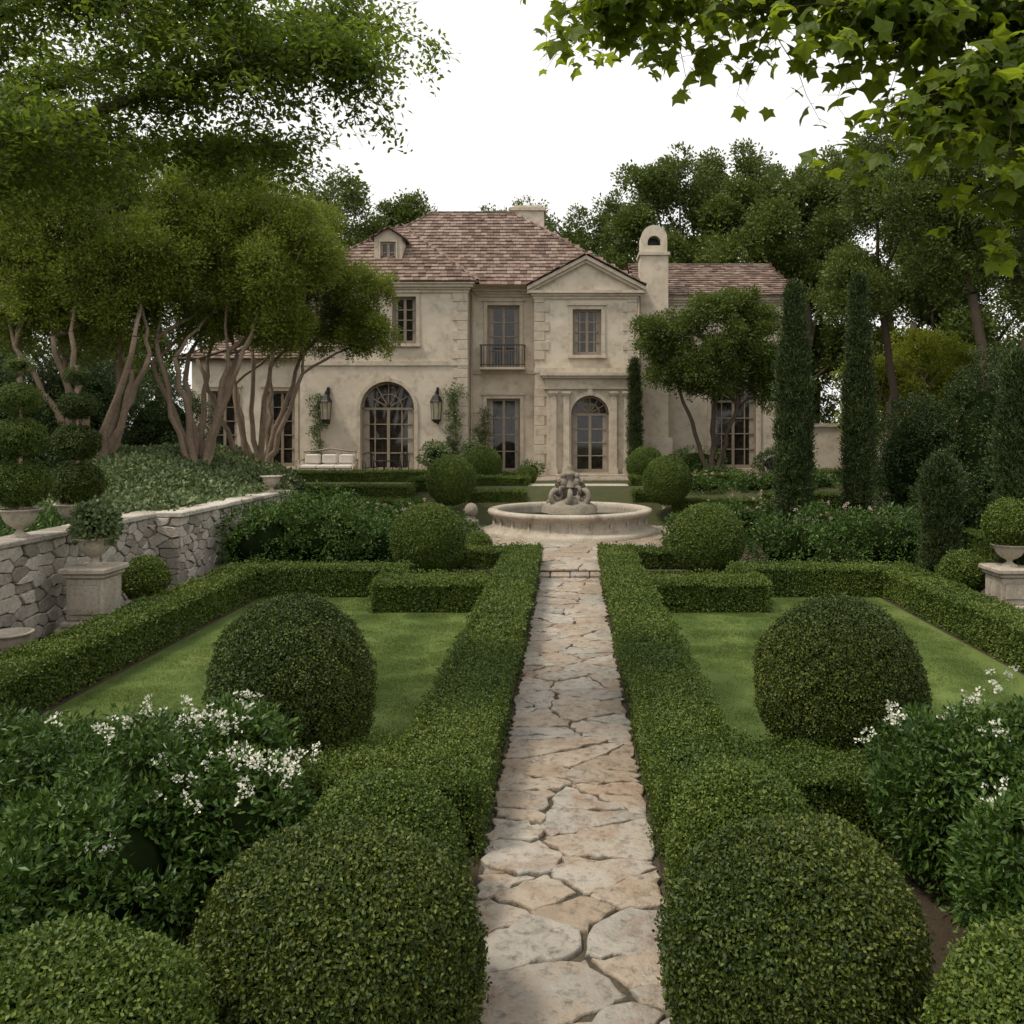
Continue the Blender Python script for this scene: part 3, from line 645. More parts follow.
# ============================================================ HOUSE
house=bpy.data.objects.new('stone_manor_house',None); scene.collection.objects.link(house)
Wb=B(); Fb=B(); Gb=B(); Tb=B(); Rb=B(); Cb=B()
def facade(x0,x1,z0,z1,y,ops,mat='stucco',rev=.28,tc=.16):
    xs=sorted({x0,x1}|{v for o in ops for v in(o[0]-o[1]/2,o[0]+o[1]/2)}); zs=sorted({z0,z1}|{v for o in ops for v in(o[2],o[3])})
    for i in range(len(xs)-1):
        for j in range(len(zs)-1):
            cx,cz=(xs[i]+xs[i+1])/2,(zs[j]+zs[j+1])/2
            if any(abs(cx-o[0])<o[1]/2 and o[2]<cz<o[3] for o in ops): continue
            Wb.add([(xs[i],y,zs[j]),(xs[i+1],y,zs[j]),(xs[i+1],y,zs[j+1]),(xs[i],y,zs[j+1])],[(0,1,2,3)],mat)
    for o in ops:
        cx,w,zb,zt=o[:4]; arch=o[4]; cols,rows=o[5],o[6]; h=w/2; yg=y+rev
        top=zt-h if arch else zt
        if arch:
            ar=[(cx-h*math.cos(PI*k/16),top+h*math.sin(PI*k/16)) for k in range(17)]
            for k in range(16):
                a,c=ar[k],ar[k+1]
                Wb.add([(a[0],y,a[1]),(c[0],y,c[1]),(c[0],y,zt),(a[0],y,zt)],[(0,1,2,3)],mat)
            out=[(cx-h,zb)]+ar+[(cx+h,zb)]
        else: out=[(cx-h,zb),(cx-h,zt),(cx+h,zt),(cx+h,zb)]
        for k in range(len(out)):
            a,c=out[k],out[(k+1)%len(out)]
            Wb.add([(a[0],y,a[1]),(c[0],y,c[1]),(c[0],yg+.1,c[1]),(a[0],yg+.1,a[1])],[(0,1,2,3)],'trim')
        Gb.add([(p[0],yg,p[1]) for p in out],[tuple(range(len(out)))],'glass')
        f=.10
        def bar(xa,xb,za,zb_,d=.06): Fb.box(xa,xb,yg-d,yg-.004,za,zb_,'frame')
        bar(cx-h,cx-h+f,zb,top); bar(cx+h-f,cx+h,zb,top); bar(cx-h+f,cx+h-f,zb,zb+f*1.6)
        if arch:
            bar(cx-h+f,cx+h-f,top-.05,top+.05)
            P=[(cx-(h-f/2)*math.cos(PI*k/16),yg-.035,top+.05+(h-f/2-.05)*math.sin(PI*k/16)) for k in range(17)]; Fb.tube(P,.055,'frame',4,False)
            P=[(cx-(h*.5)*math.cos(PI*k/12),yg-.03,top+.05+(h*.5)*math.sin(PI*k/12)) for k in range(13)]; Fb.tube(P,.03,'frame',4,False)
            for k in range(1,6):
                a=PI*k/6; Fb.tube([(cx-h*.12*math.cos(a),yg-.03,top+.05+h*.12*math.sin(a)),(cx-(h-f)*math.cos(a),yg-.03,top+.05+(h-f)*math.sin(a))],.028,'frame',4,False)
        else: bar(cx-h+f,cx+h-f,zt-f,zt)
        tt=top-(.05 if arch else f)
        for k in range(1,cols):
            x=cx-h+w*k/cols; ww=.06 if (k*2==cols) else .026
            bar(x-ww,x+ww,zb+f*1.6,tt,.05 if ww<.04 else .07)
        for k in range(1,rows):
            z=zb+f*1.6+(tt-zb-f*1.6)*k/rows; bar(cx-h+f,cx+h-f,z-.023,z+.023,.045)
        if len(o)>7 and o[7]:
            for s in(-1,1):
                xa,xb=sorted((cx+s*(h-f),cx+s*(h-f-w*.10))); Gb.box(xa,xb,yg-.004,yg-.001,zb+.15,top-.06,'curtain')
        t=tc; yo=y-.06
        if arch:
            vs=[];fs=[]
            for k in range(17):
                a=PI*k/16
                for rr in(h,h+t):
                    for yy in(yo,y+.0): vs.append((cx-rr*math.cos(a),yy,top+rr*math.sin(a)))
            for k in range(16):
                q=k*4;r2=q+4; fs+=[(q,q+2,r2+2,r2),(q+2,q+3,r2+3,r2+2),(q,r2,r2+1,q+1)]
            Tb.add(vs,fs,'trim')
            Tb.box(cx-h-t,cx-h,yo,y-.001,zb,top,'trim');Tb.box(cx+h,cx+h+t,yo,y-.001,zb,top,'trim')
            Tb.box(cx-.11,cx+.11,yo-.05,yo-.002,zt+.0,zt+t+.1,'trim')
        else:
            Tb.box(cx-h-t,cx-h,yo,y-.001,zb,zt,'trim');Tb.box(cx+h,cx+h+t,yo,y-.001,zb,zt,'trim')
            Tb.box(cx-h-t,cx+h+t,yo,y-.001,zt+.001,zt+t,'trim')
            if tc>.1: Tb.box(cx-h-t-.06,cx+h+t+.06,yo-.07,y-.001,zt+t+.002,zt+t+.09,'trim')
            if zb>2: Tb.box(cx-h-t-.05,cx+h+t+.05,yo-.09,y-.001,zb-.13,zb-.001,'trim')
def side(x,y0,y1,z0,z1): Wb.add([(x,y0,z0),(x,y1,z0),(x,y1,z1),(x,y0,z1)],[(0,1,2,3)],'stucco')
z0=1.0
facade(-11.75,-4.48,z0,9.6,37,[(-7.95,2.35,1.45,5.35,True,4,4,1),(-7.22,1.05,7.0,9.05,False,2,4,1),(-10.6,1.05,7.0,9.05,False,2,4,1)])
side(-11.75,37,49,z0,9.6); side(-4.48,37,38.2,z0,9.6)
facade(-4.48,-1.52,z0,9.6,38.2,[(-2.99,1.45,6.03,8.85,False,2,4,1),(-2.99,1.5,1.36,4.66,False,2,4,1)])
side(-1.52,37,38.2,z0,9.6)
facade(-1.52,2.92,z0,9.25,37,[(.74,1.25,6.5,8.5,False,4,4,1)]); side(2.92,37,49,z0,9.6)
facade(2.93,9.9,z0,9.3,38.6,[(7.45,2.1,1.5,5.6,True,4,4,1),(5.1,1.1,6.6,8.4,False,2,4,0),(7.9,1.1,6.6,8.4,False,2,4,0)]); side(9.9,38.6,47,z0,9.3)
facade(-17,-11.76,z0,6.4,38.2,[(-13.0,1.3,1.6,5.0,False,2,5,1),(-15.6,1.3,1.6,5.0,False,2,5,1)]); side(-17,38.2,46,z0,6.4)
Wb.box(-17,9.9,48.9,49,z0,9,'stucco')
facade(-1.0,2.72,z0,5.0,36.45,[(.86,1.62,1.40,4.72,True,2,4,1)],'trim'); side(-1.0,36.45,37,z0,5.0); side(2.72,36.45,37,z0,5.0)
Tb.box(-1.12,2.84,36.33,37,5.0,5.16,'trim'); Tb.box(-1.06,2.78,36.39,37,5.162,5.46,'trim'); Tb.box(-1.2,2.92,36.25,37,5.462,5.56,'trim'); Tb.box(-1.28,3.0,36.16,37,5.562,5.68,'trim')
for x in(-.83,-.28,1.75,2.3):
    Tb.box(x,x+.25,36.28,36.448,1.62,4.72,'trim'); Tb.box(x-.05,x+.30,36.24,36.447,1.3,1.618,'trim'); Tb.box(x-.04,x+.29,36.24,36.446,4.722,4.80,'trim'); Tb.box(x-.07,x+.32,36.2,36.445,4.802,4.9,'trim')
Tb.box(-.6,2.4,35.7,36.2,1.1,1.36,'carved')
Tb.box(-11.8,-4.43,36.94,36.999,6.05,6.25,'trim'); Tb.box(-4.42,-1.58,38.14,38.199,5.75,5.93,'trim') ; Tb.box(-1.57,2.97,36.94,36.999,5.72,5.95,'trim')
Tb.box(-11.78,-9.33,36.93,36.999,1.0,1.75,'trim'); Tb.box(-6.57,-4.45,36.93,36.999,1.0,1.75,'trim')
for xe,s in((-4.48,-1),(-1.52,1),(2.92,-1)):
    z=1.78;k=0
    while z<9.0:
        w=.62 if k%2 else .42; xa,xb=sorted((xe-s*.03,xe+s*w)); Tb.cbox(xa,xb,36.955,37.03,z,z+.40,'trim',.012); z+=.415;k+=1
        if 4.9<z<6.3 and xe!=-4.48: z=6.3
def cornice(xa,xb,y,z):
    for dz,dy,h in((0,.08,.12),(.122,.16,.1),(.224,.28,.12),(.346,.36,.08)):
        Tb.box(xa-dy,xb+dy,y-dy,y+.05,z+dz,z+dz+h,'trim')
cornice(-11.75,-4.48,37,9.22); cornice(-4.1,-1.9,38.2,9.22); cornice(2.93,9.9,38.6,8.9)
for dz,dy,h in((0,.08,.12),(.122,.16,.1),(.224,.28,.12)):
    Tb.box(-1.52-dy,2.92+dy,37-dy,37.05,8.95+dz,8.95+dz+h,'trim')
ax,az=.70,10.75; el,er,ez=-1.85,3.25,9.3
Wb.add([(el+.25,36.98,ez),(er-.25,36.98,ez),(ax,36.98,az-.12)],[(0,1,2)],'stucco')
for xa in(el,er):
    for (o1,o2,dy) in((0,.16,.32),(.162,.30,.2)):
        Tb.add([(xa,37-dy,ez-o1+.16),(ax,37-dy,az-o1+.05),(ax,37-dy,az-o2+.05),(xa,37-dy,ez-o2+.16),(xa,37.1,ez-o1+.16),(ax,37.1,az-o1+.05),(ax,37.1,az-o2+.05),(xa,37.1,ez-o2+.16)],[(0,1,2,3),(0,1,5,4),(3,2,6,7)],'trim')
Tb.box(-4.0,-2.0,37.55,38.199,5.93,6.03,'trim')
for x in np.arange(-3.95,-2.0,.13): Fb.box(x,x+.022,37.58,37.602,6.03,6.98,'iron')
for yy in np.arange(37.7,38.2,.13):
    for x in(-3.97,-2.03): Fb.box(x,x+.02,yy,yy+.02,6.03,6.98,'iron')
Fb.box(-4,-1.99,37.57,37.61,6.98,7.03,'iron');Fb.box(-4,-1.99,37.575,37.605,6.12,6.15,'iron')
for x in(-4,-2.03): Fb.box(x,x+.04,37.612,38.19,6.98,7.03,'iron')
Fb.tube([(-4.4,37.9,1.2),(-4.4,37.9,9.3)],.05,'frame',8); Fb.tube([(2.98,36.9,1.2),(2.98,36.9,9.0)],.045,'frame',8)
def roof(e0,e1,r0,r1,tw=.30,rh=.30):
    e0,e1,r0,r1=map(Vector,(e0,e1,r0,r1)); 
    up=((r0+r1)/2-(e0+e1)/2); al=(e1-e0).normalized(); up=(up-al*up.dot(al)); Hn=up.length; up.normalize(); nn=al.cross(up).normalized()
    if nn.z<0: nn=-nn
    Rb.add([e0-nn*.03,e1-nn*.03,r1-nn*.03,r0-nn*.03],[(0,1,2,3)] if (r1-r0).length>.01 else [(0,1,2)],'tile',.1)
    rows=int(Hn/rh)
    for k in range(rows):
        t=k/rows; a=e0.lerp(r0,t); c=e1.lerp(r1,t); L=(c-a).length; n=max(1,int(L/tw)); off=(k%2)*.5
        for i in range(n):
            u=(i+off*.9)/n
            if u+1/n>1.02: u=1-1/n
            p=a+(c-a)*u+nn*random.uniform(0,.02); q=p+al*(L/n-.012)
            l=Hn/rows*1.12; lift=.05+random.uniform(0,.02)
            vs=[p+nn*lift,q+nn*lift,q+up*l+nn*.008,p+up*l+nn*.008,p,q]
            Rb.add(vs,[(0,1,2,3),(4,5,1,0),(0,3,4),(1,5,2)],'tile')
def cap(p,q,r=.1):
    p=Vector(p);q=Vector(q);n=int((q-p).length/.35)
    for i in range(n): Rb.tube([p.lerp(q,i/n),p.lerp(q,(i+1.1)/n)],[r,r*.85],'tile',8)
E=9.68
A0,A1,A2,A3=(-12.2,37.75,E),(3.3,37.75,E),(3.3,48.4,E),(-12.2,48.4,E); r0,r1=(-7,43.1,14.25),(-2.9,43.1,14.25)
roof(A0,A1,r0,r1); roof(A1,A2,r1,r1); roof(A2,A3,r1,r0); roof(A3,A0,r0,r0); cap(r0,r1); cap(A1,r1); cap(A0,r0)
apx=(-8.1,40.9,13.1); rb=(-8.1,43.3,13.1)
roof((-12.25,36.6,E-.02),(-4.0,36.6,E-.02),apx,apx); roof((-4.0,36.6,E-.02),(-4.0,43.3,E-.02),apx,rb); roof((-12.25,43.3,E-.02),(-12.25,36.6,E-.02),rb,apx)
cap((-4.0,36.6,E),apx); cap((-12.25,36.6,E),apx); cap(apx,rb)
Wb.add([(-12.2,36.66,E-.06),(3.3,37.8,E-.05),(3.3,48,E-.05),(-12.2,48,E-.05)],[(0,1,2,3)],'trim')
roof((el-.05,36.62,ez+.2),(el-.05,40.6,ez+.2),(ax,36.62,az+.12),(ax,40.6,az+.12)); roof((er+.05,40.6,ez+.2),(er+.05,36.62,ez+.2),(ax,40.6,az+.12),(ax,36.62,az+.12)); cap((ax,36.6,az+.15),(ax,40.4,az+.15),.09)
roof((2.9,38.2,9.3),(10.3,38.2,9.3),(2.9,42.6,11.5),(9.9,42.6,11.5)); roof((10.3,38.2,9.3),(10.3,47,9.3),(9.9,42.6,11.5),(9.9,42.6,11.5)); cap((2.9,42.6,11.5),(9.9,42.6,11.5)); roof((10.3,47,9.3),(2.9,47,9.3),(9.9,42.6,11.5),(2.9,42.6,11.5))
roof((-17.4,37.8,6.4),(-11.8,37.8,6.4),(-15,42,8.6),(-11.8,42,8.6)); roof((-17.4,46,6.4),(-17.4,37.8,6.4),(-15,42,8.6),(-15,42,8.6))
# dormer in the left wing roof
dx,dz=.55,-.65
facade(-9.35+dx,-8.1+dx,11.0+dz,12.55+dz,38.2,[(-8.72+dx,.7,11.35+dz,12.35+dz,False,2,2,0)],'trim',.12,.06); side(-9.35+dx,38.2,40.6,11+dz,12.55+dz); side(-8.1+dx,38.2,40.6,11+dz,12.55+dz)
Wb.add([(-9.35+dx,38.2,12.55+dz),(-8.1+dx,38.2,12.55+dz),(-8.725+dx,38.2,12.95+dz)],[(0,1,2)],'trim')
roof((-9.5+dx,38.0,12.48+dz),(-9.5+dx,41.2,12.48+dz),(-8.725+dx,38.0,13.0+dz),(-8.725+dx,41.2,13.0+dz),.28,.22); roof((-7.95+dx,41.2,12.48+dz),(-7.95+dx,38.0,12.48+dz),(-8.725+dx,41.2,13.0+dz),(-8.725+dx,38.0,13.0+dz),.28,.22)
# chimneys
Cb.box(3.12,4.36,37.7,38.9,1.0,11.0,'stucco'); Cb.box(3.05,4.43,37.62,38.98,11.0,11.14,'trim')
Cb.box(2.98,4.5,37.3,38.9,1.0,2.9,'stucco')
def archprism(x0,x1,y0,y1,z,zt,mat):
    cx=(x0+x1)/2;h=(x1-x0)/2; arc=[(cx-h*math.cos(PI*k/14),zt-h+h*math.sin(PI*k/14)) for k in range(15)]
    ih=h*.5; iz=z+.3; iarc=[(cx-ih*math.cos(PI*k/14),iz+.15+ih*math.sin(PI*k/14)) for k in range(15)]
    for yy in(y0,y1):
        for k in range(14):
            Cb.add([(arc[k][0],yy,arc[k][1]),(arc[k+1][0],yy,arc[k+1][1]),(iarc[k+1][0],yy,iarc[k+1][1]),(iarc[k][0],yy,iarc[k][1])],[(0,1,2,3)],mat)
        for s in(0,14):
            Cb.add([(arc[s][0],yy,z),(arc[s][0],yy,arc[s][1]),(iarc[s][0],yy,iarc[s][1]),(iarc[s][0],yy,iz)],[(0,1,2,3)],mat)
        Cb.add([(x0,yy,z),(x1,yy,z),(cx+ih,yy,iz),(cx-ih,yy,iz)],[(0,1,2,3)],mat)
    for L in(arc,iarc):
        full=[(L[0][0],z if L is arc else iz)]+L+[(L[14][0],z if L is arc else iz)]
        for k in range(16): Cb.add([(full[k][0],y0,full[k][1]),(full[k+1][0],y0,full[k+1][1]),(full[k+1][0],y1,full[k+1][1]),(full[k][0],y1,full[k][1])],[(0,1,2,3)],mat)
archprism(3.16,4.32,37.75,38.85,11.14,12.35,'stucco')
Cb.box(3.35,4.13,38.25,38.3,11.35,12.1,'iron')  # black plate put in as the shade inside the hood opening
Cb.box(-3.0,-1.35,43.6,44.8,11.5,14.5,'stucco'); Cb.box(-3.1,-1.25,43.5,44.9,14.5,14.66,'trim'); Cb.box(-2.9,-1.45,43.7,44.7,14.66,14.8,'stucco')
Wb.build('walls',house);Fb.build('window_frames',house);Gb.build('window_panes',house);Tb.build('stone_trim',house);Rb.build('roof',house);Cb.build('chimneys',house)
for x in(-10.5,-5.75):
    b=B(); y=36.55; z=3.7
    b.box(x-.05,x+.05,36.9,36.999,z-.2,z+1.4,'iron'); b.tube([(x,36.93,z+1.1),(x,36.75,z+1.32),(x,y,z+1.2)],.03,'iron',6)
    b.lathe(x,y,[(.08,z-.16),(.2,z-.05),(.22,z)],'iron',6,smooth=False); b.lathe(x,y,[(.17,z),(.23,z+.75)],'lampglass',6,smooth=False)
    for k in range(6):
        a=2*PI*k/6; b.tube([(x+.18*math.cos(a),y+.18*math.sin(a),z),(x+.245*math.cos(a),y+.245*math.sin(a),z+.77)],.02,'iron',4)
    b.lathe(x,y,[(.29,z+.76),(.25,z+.82),(.16,z+1.0),(.06,z+1.08),(.04,z+1.2),(.001,z+1.22)],'iron',6,smooth=False); b.build('wall_lantern')
b=B(); b.box(9.92,22,38.8,39.1,1,3.4,'stucco'); b.box(9.92,22,38.72,39.18,3.4,3.55,'trim')
for x in(12.5,16,19.5): b.box(x,x+.5,38.7,38.799,1,3.39,'trim')
b.build('garden_wall')
b=B(); bx=-9.85; by=34.6; bz=1.28
for x in(-1.1,1.1):
    for y in(-.35,.35): b.tube([(bx+x,by+y,bz),(bx+x,by+y,bz+.42)],.04,'frame',6)
    b.tube([(bx+x,by+.35,bz+.4),(bx+x*1.03,by+.42,bz+1.1)],.035,'frame',6); b.tube([(bx+x,by-.38,bz+.35),(bx+x,by-.38,bz+.72),(bx+x,by+.4,bz+.74)],.035,'frame',6)
b.cbox(bx-1.15,bx+1.15,by-.4,by+.38,bz+.3,bz+.38,'frame'); 
for k in range(3): b.cbox(bx-1.08+k*.72,bx-.38+k*.72,by-.38,by+.3,bz+.382,bz+.55,'cushion',.05)
b.tube([(bx-1.13,by+.42,bz+1.05),(bx-.5,by+.42,bz+1.12),(bx,by+.42,bz+1.2),(bx+.5,by+.42,bz+1.12),(bx+1.13,by+.42,bz+1.05)],.035,'frame',6)
for k in range(3): b.cbox(bx-1.02+k*.7,bx-.38+k*.7,by+.2,by+.38,bz+.56,bz+1.0,'cushion',.07)
for k in range(12): b.tube([(bx-1.05+k*.19,by-.39,bz+.02),(bx-1.05+k*.19+.09,by-.39,bz+.3)],.012,'frame',4)
b.build('garden_bench')
def chair(x,y,z,rot):
    b=B(); c,s=math.cos(rot),math.sin(rot)
    T=lambda p:(x+p[0]*c-p[1]*s,y+p[0]*s+p[1]*c,z+p[2])
    for a in(-.23,.23):
        b.tube([T((a,-.22,0)),T((a,-.22,.45)),T((a,-.2,.66)),T((a,.2,.66))],.02,'iron',6); b.tube([T((a,.24,0)),T((a,.22,.45)),T((a,.3,.98))],.02,'iron',6)
    b.tube([T((-.23,.3,.97)),T((0,.31,1.06)),T((.23,.3,.97))],.02,'iron',6)
    for k in range(5): b.tube([T((-.18+k*.09,.23,.46)),T((-.18+k*.09,.3,1.0))],.01,'iron',4)
    b.lathe(*T((0,0,0))[:2],[(.01,z+.43),(.25,z+.43),(.26,z+.46),(.0,z+.47)],'iron',16); b.build('iron_chair')
chair(-8.1,34.4,1.28,.5); chair(-6.9,34.6,1.28,-.5); chair(8.3,35,1.28,.3)
b=B(); b.lathe(-7.5,34.3,[(.25,1.28),(.05,1.32),(.04,1.95),(.4,1.98),(.42,2.0),(.0,2.01)],'iron',20); b.build('garden_table')
def vine(name,x0,x1,z0,z1,y,n,g='shrub'):
    P=np.stack([R.normal((x0+x1)/2,(x1-x0)/4,n),y-R.uniform(0,.3,n),z0+(z1-z0)*R.random(n)**1.2],1)
    b=B(); b.tube([((x0+x1)/2,y-.05,z0-.2),((x0+x1)/2+.1,y-.05,z0+(z1-z0)*.5),((x0+x1)/2,y-.05,z1*.95)],.03,'bark',5)
    b.build(name,pts=P,nrm=np.tile([0,-1.,.5],(n,1)),scl=R.uniform(.8,1.3,n),group=g,jit=.5)
vine('climbing_vine',-5.4,-4.7,1.3,5.2,36.95,110,'ivy'); vine('climbing_vine',-11.2,-10.7,1.3,4.8,36.95,90,'ivy'); vine('climbing_vine',-4.2,-3.5,1.3,4.2,37.9,90)
shrub('potted_plant',[((-5.6,36.0,2.1),(.7,.5,.6)),((-4.2,36.3,2.1),(.45,.4,.8))],K=60,sc=1.2,zmin=1.28,group='ivy')
shrub('foundation_shrub',[((-1.6,36.0,1.5),(.4,.4,.4)),((3.3,36.4,1.7),(.5,.4,.5)),((5.5,36.5,1.8),(1.3,.6,.7)),((9.2,36.5,1.8),(1.3,.6,.6))],K=60,sc=1.4,zmin=1.25)
# ============================================================ TREES
def myrtle(name,x,y,z,blobs,nst=8,spread=1.6,h=2.6,dens=5.6,sc=.8):
    st=[]
    for k in range(nst):
        a=2*PI*k/nst+random.uniform(-.3,.3); rr=spread*random.uniform(.5,1.1)
        st.append(((x+.25*math.cos(a),y+.25*math.sin(a),z-.1),(x+rr*math.cos(a),y+rr*math.sin(a)*.8,z+h*random.uniform(.9,1.25)),random.uniform(.09,.13),.06))
    tree(name,st,blobs,'myrtle',dens,'bark',sc,gap=-1.2,twig=9,shell=.3,subs=16)
random.seed(3)
myrtle('crape_myrtle_tree',-12.9,23,2.3,[((-14.6,23,7.4),(1.9,1.7,2.2)),((-12.9,22.6,9.0),(2.0,1.7,2.2)),((-11.6,23,7.3),(1.5,1.5,2.)),((-13.4,24,6.4),(2.2,1.6,1.5)),((-15.9,23.5,8.6),(1.6,1.5,2.1))],spread=2.0,h=2.9)
myrtle('crape_myrtle_tree',-10.7,24.5,2.3,[((-11.5,24,8.6),(1.7,1.6,2.4)),((-9.8,24,9.6),(1.9,1.6,2.2)),((-8.3,24.2,8.0),(1.5,1.5,2.2)),((-10.3,25,7.0),(2.2,1.6,1.5)),((-8.8,25,6.6),(1.5,1.3,1.2))],spread=1.8,h=2.8)
myrtle('crape_myrtle_tree',-10.3,28,1.9,[((-10.3,28,8.6),(1.8,1.6,1.8)),((-8.6,28,8.6),(1.7,1.5,1.9)),((-7.2,28.3,7.5),(1.5,1.4,1.6)),((-6.7,28.3,6.3),(1.0,1.2,.9)),((-9.0,28.6,6.9),(2.,1.4,1.2))],spread=2.1,h=3.2)
tree('magnolia_tree',[((5.5,33,1.1),(5.6,33,3.9),.14,.09),((5.6,33,1.1),(6.5,33,4.2),.10,.07),((5.4,33,1.1),(4.4,33,4.3),.10,.07)],
     [((4.0,33,5.6),(1.5,1.4,1.2)),((5.6,32.8,6.9),(1.8,1.5,1.6)),((7.3,33,6.0),(1.5,1.4,1.4)),((5.7,32.6,5.2),(1.7,1.4,1.0)),((3.4,33,6.9),(.9,1,.9)),((6.9,33,7.6),(1.1,1.1,1.0)),((8.0,33,4.8),(1.,1.,.8))],'tree',5,'barkdark',.75,gap=-1.1,subs=12)
tree('yellow_green_maple_tree',[((14.2,36,1.1),(14.2,36,3.6),.15,.1)],[((13,35.6,4.8),(2.0,1.6,1.5)),((15,35.6,5.6),(2.2,1.6,1.9)),((16.5,35.8,4.2),(1.6,1.5,1.5)),((12.1,35.8,3.4),(1.2,1.2,1.0))],'bright',6,'bark',1.,subs=12)
tree('oak_tree',[((15,30,0.9),(14.2,30,8),.26,.16),((15.3,30,.9),(16.6,30,9),.22,.14),((12.4,33,1),(12,33,8.5),.2,.12),((17,31,.9),(18.6,31,8.5),.2,.14)],
     [((12.6,31,11.3),(2.6,2.2,2.2)),((15.2,30,12.4),(3,2.4,2.6)),((18,30,11.8),(3,2.4,2.6)),((11,33,8.7),(2,2,1.6)),((14.2,31,9.2),(2.2,1.8,1.3)),((17.2,30,8.6),(2.5,2,1.6)),((19.8,30,9),(2.4,2,2.2)),((16.6,30,14.6),(3,2.4,2.)),((12,33,13.),(2,2,1.6))],'tree',3.2,'barkdark',.9,gap=-1.1,subs=13)
shrub('evergreen_screen',[((10.4,25.5,2.2),(1.4,1.3,2.2)),((12.2,24.5,2.6),(1.6,1.4,2.8)),((14.2,24,2.8),(1.7,1.5,3.1)),((16.2,24,3.),(1.7,1.5,3.3)),((9.9,22.5,.9),(.9,.9,1.3)),((11.4,21.5,1.2),(1.1,1,1.6)),((13,20.5,1.3),(1.2,1,1.9))],group='dark',K=14,sc=.6,lump=.25)
shrub('evergreen_screen',[((-17.5,30,3.2),(2,1.8,3.2)),((-20,28,3.5),(2.3,2,3.7)),((-15.6,32.5,2.6),(1.8,1.5,2.8)),((-13.8,20.3,2.8),(1.4,1.1,2.2)),((-15.8,20.5,3.4),(1.6,1.3,2.8)),((-17,22,3),(1.6,1.4,2.8))],group='dark',K=14,sc=.6,lump=.25)
def woodland():
    b=B();Ps=[];Qs=[]
    spec=[(-20,57,20),(-15.5,58,21),(-12.5,60,21.5),(-9,62,22),(-5,62,21),(-1.5,61,19.5),(1.5,61,20),(4.5,60,21),(7.5,57,21.5),(10.5,58,23),(13.5,57,22.5),(16.5,57,22),(20,54,22),(25,52,22),(-26,54,22),(-35,48,20),(30,46,22),(25,40,17),(36,42,20),(-24,40,16),(-30,36,16),(22,34,13),(28,33,15),(-8,56,18),(14,52,18),(2,56,16),(8,53,16),(19,46,15),(-42,40,18),(44,40,18)]
    for x,y,h in spec:
        limb(b,(x,y,1),(x+random.uniform(-1,1),y,h*.6),.35,.18,'barkdark',0,.05,5,6)
        for k in range(15):
            t=random.uniform(.3,.93); wr=h*.16*(1.15-abs(t-.55)*1.5); a=random.uniform(0,2*PI)
            c=np.array([x+wr*1.1*math.cos(a),y+wr*.8*math.sin(a),h*t]); r=np.array([1,.9,.85])*h*random.uniform(.075,.12)
            if k<3: limb(b,(x,y,h*.3),c,.14,.05,'barkdark',0,.1,3,4)
            P,Q=crown(c,r,3.0,1.3,-1.1,.45,.9,7); Ps.append(P);Qs.append(Q)
        n=90; P=np.stack([R.normal(x,h*.16,n),R.normal(y,1.2,n),1+R.random(n)*h*.4],1); Ps.append(P);Qs.append(np.tile([0,-.7,.7],(n,1)))
    P=np.concatenate(Ps);Q=np.concatenate(Qs)
    b.build('background_trees',pts=P,nrm=Q,scl=R.uniform(1.0,2.0,len(P)),group='tree',jit=.5)
    print('woodland',len(P))
woodland()
def spray_tree(name,limbs,twigs_per,tl,leaf_step,group,sc,bark,droop,extra,n2=5,tr=.006,up=1.):
    b=B(); P=[];Q=[]
    for (pts,r0,r1,dens) in limbs:
        n=len(pts); path=[]
        for i in range(n-1):
            seg=bez(pts[i],pts[i+1],5,.02,.04); path+=seg[:-1] if i<n-2 else seg
        b.tube(path,[r0+(r1-r0)*i/(len(path)-1) for i in range(len(path))],bark,7)
        m=len(path)
        for k in range(int(twigs_per*dens)):
            t=random.uniform(.2,1)**.8; i=min(m-2,int(t*(m-1))); p=path[i].lerp(path[i+1],random.random())
            d=Vector((random.gauss(0,1),random.gauss(0,1),random.gauss(0,.35))).normalized()
            L=tl*random.uniform(.4,1.2); e=p+d*L+Vector((0,0,-droop*L*random.uniform(.2,1.4)))
            tw=bez(p,e,6,.12,.06); b.tube(tw,[tr*(1-.8*j/6) for j in range(7)],bark,4)
            for q in range(n2):
                j=random.uniform(.5,5.99); a=tw[int(j)].lerp(tw[min(6,int(j)+1)],j%1)
                dd=Vector((random.gauss(0,1),random.gauss(0,1),random.gauss(-.25,.4))).normalized(); l2=L*random.uniform(.12,.38)
                e2=a+dd*l2; b.tube([a,e2],[tr*.35,tr*.2],bark,3)
                c=int(l2/leaf_step)+1
                for w in range(c):
                    v=a.lerp(e2,(w+1)/c); P.append((v.x+random.gauss(0,.03),v.y+random.gauss(0,.03),v.z+random.gauss(0,.02))); Q.append((random.gauss(0,.5)+dd.x*.3,random.gauss(0,.5)+dd.y*.3-(.5 if up<1 else 0),up))
    for a in extra: b.tube(*a,bark,10)
    P=np.array(P);Q=np.array(Q); print(name,len(P))
    b.build(name,pts=P,nrm=Q,scl=sc*R.uniform(.65,1.25,len(P)),group=group,jit=.35)
random.seed(11)
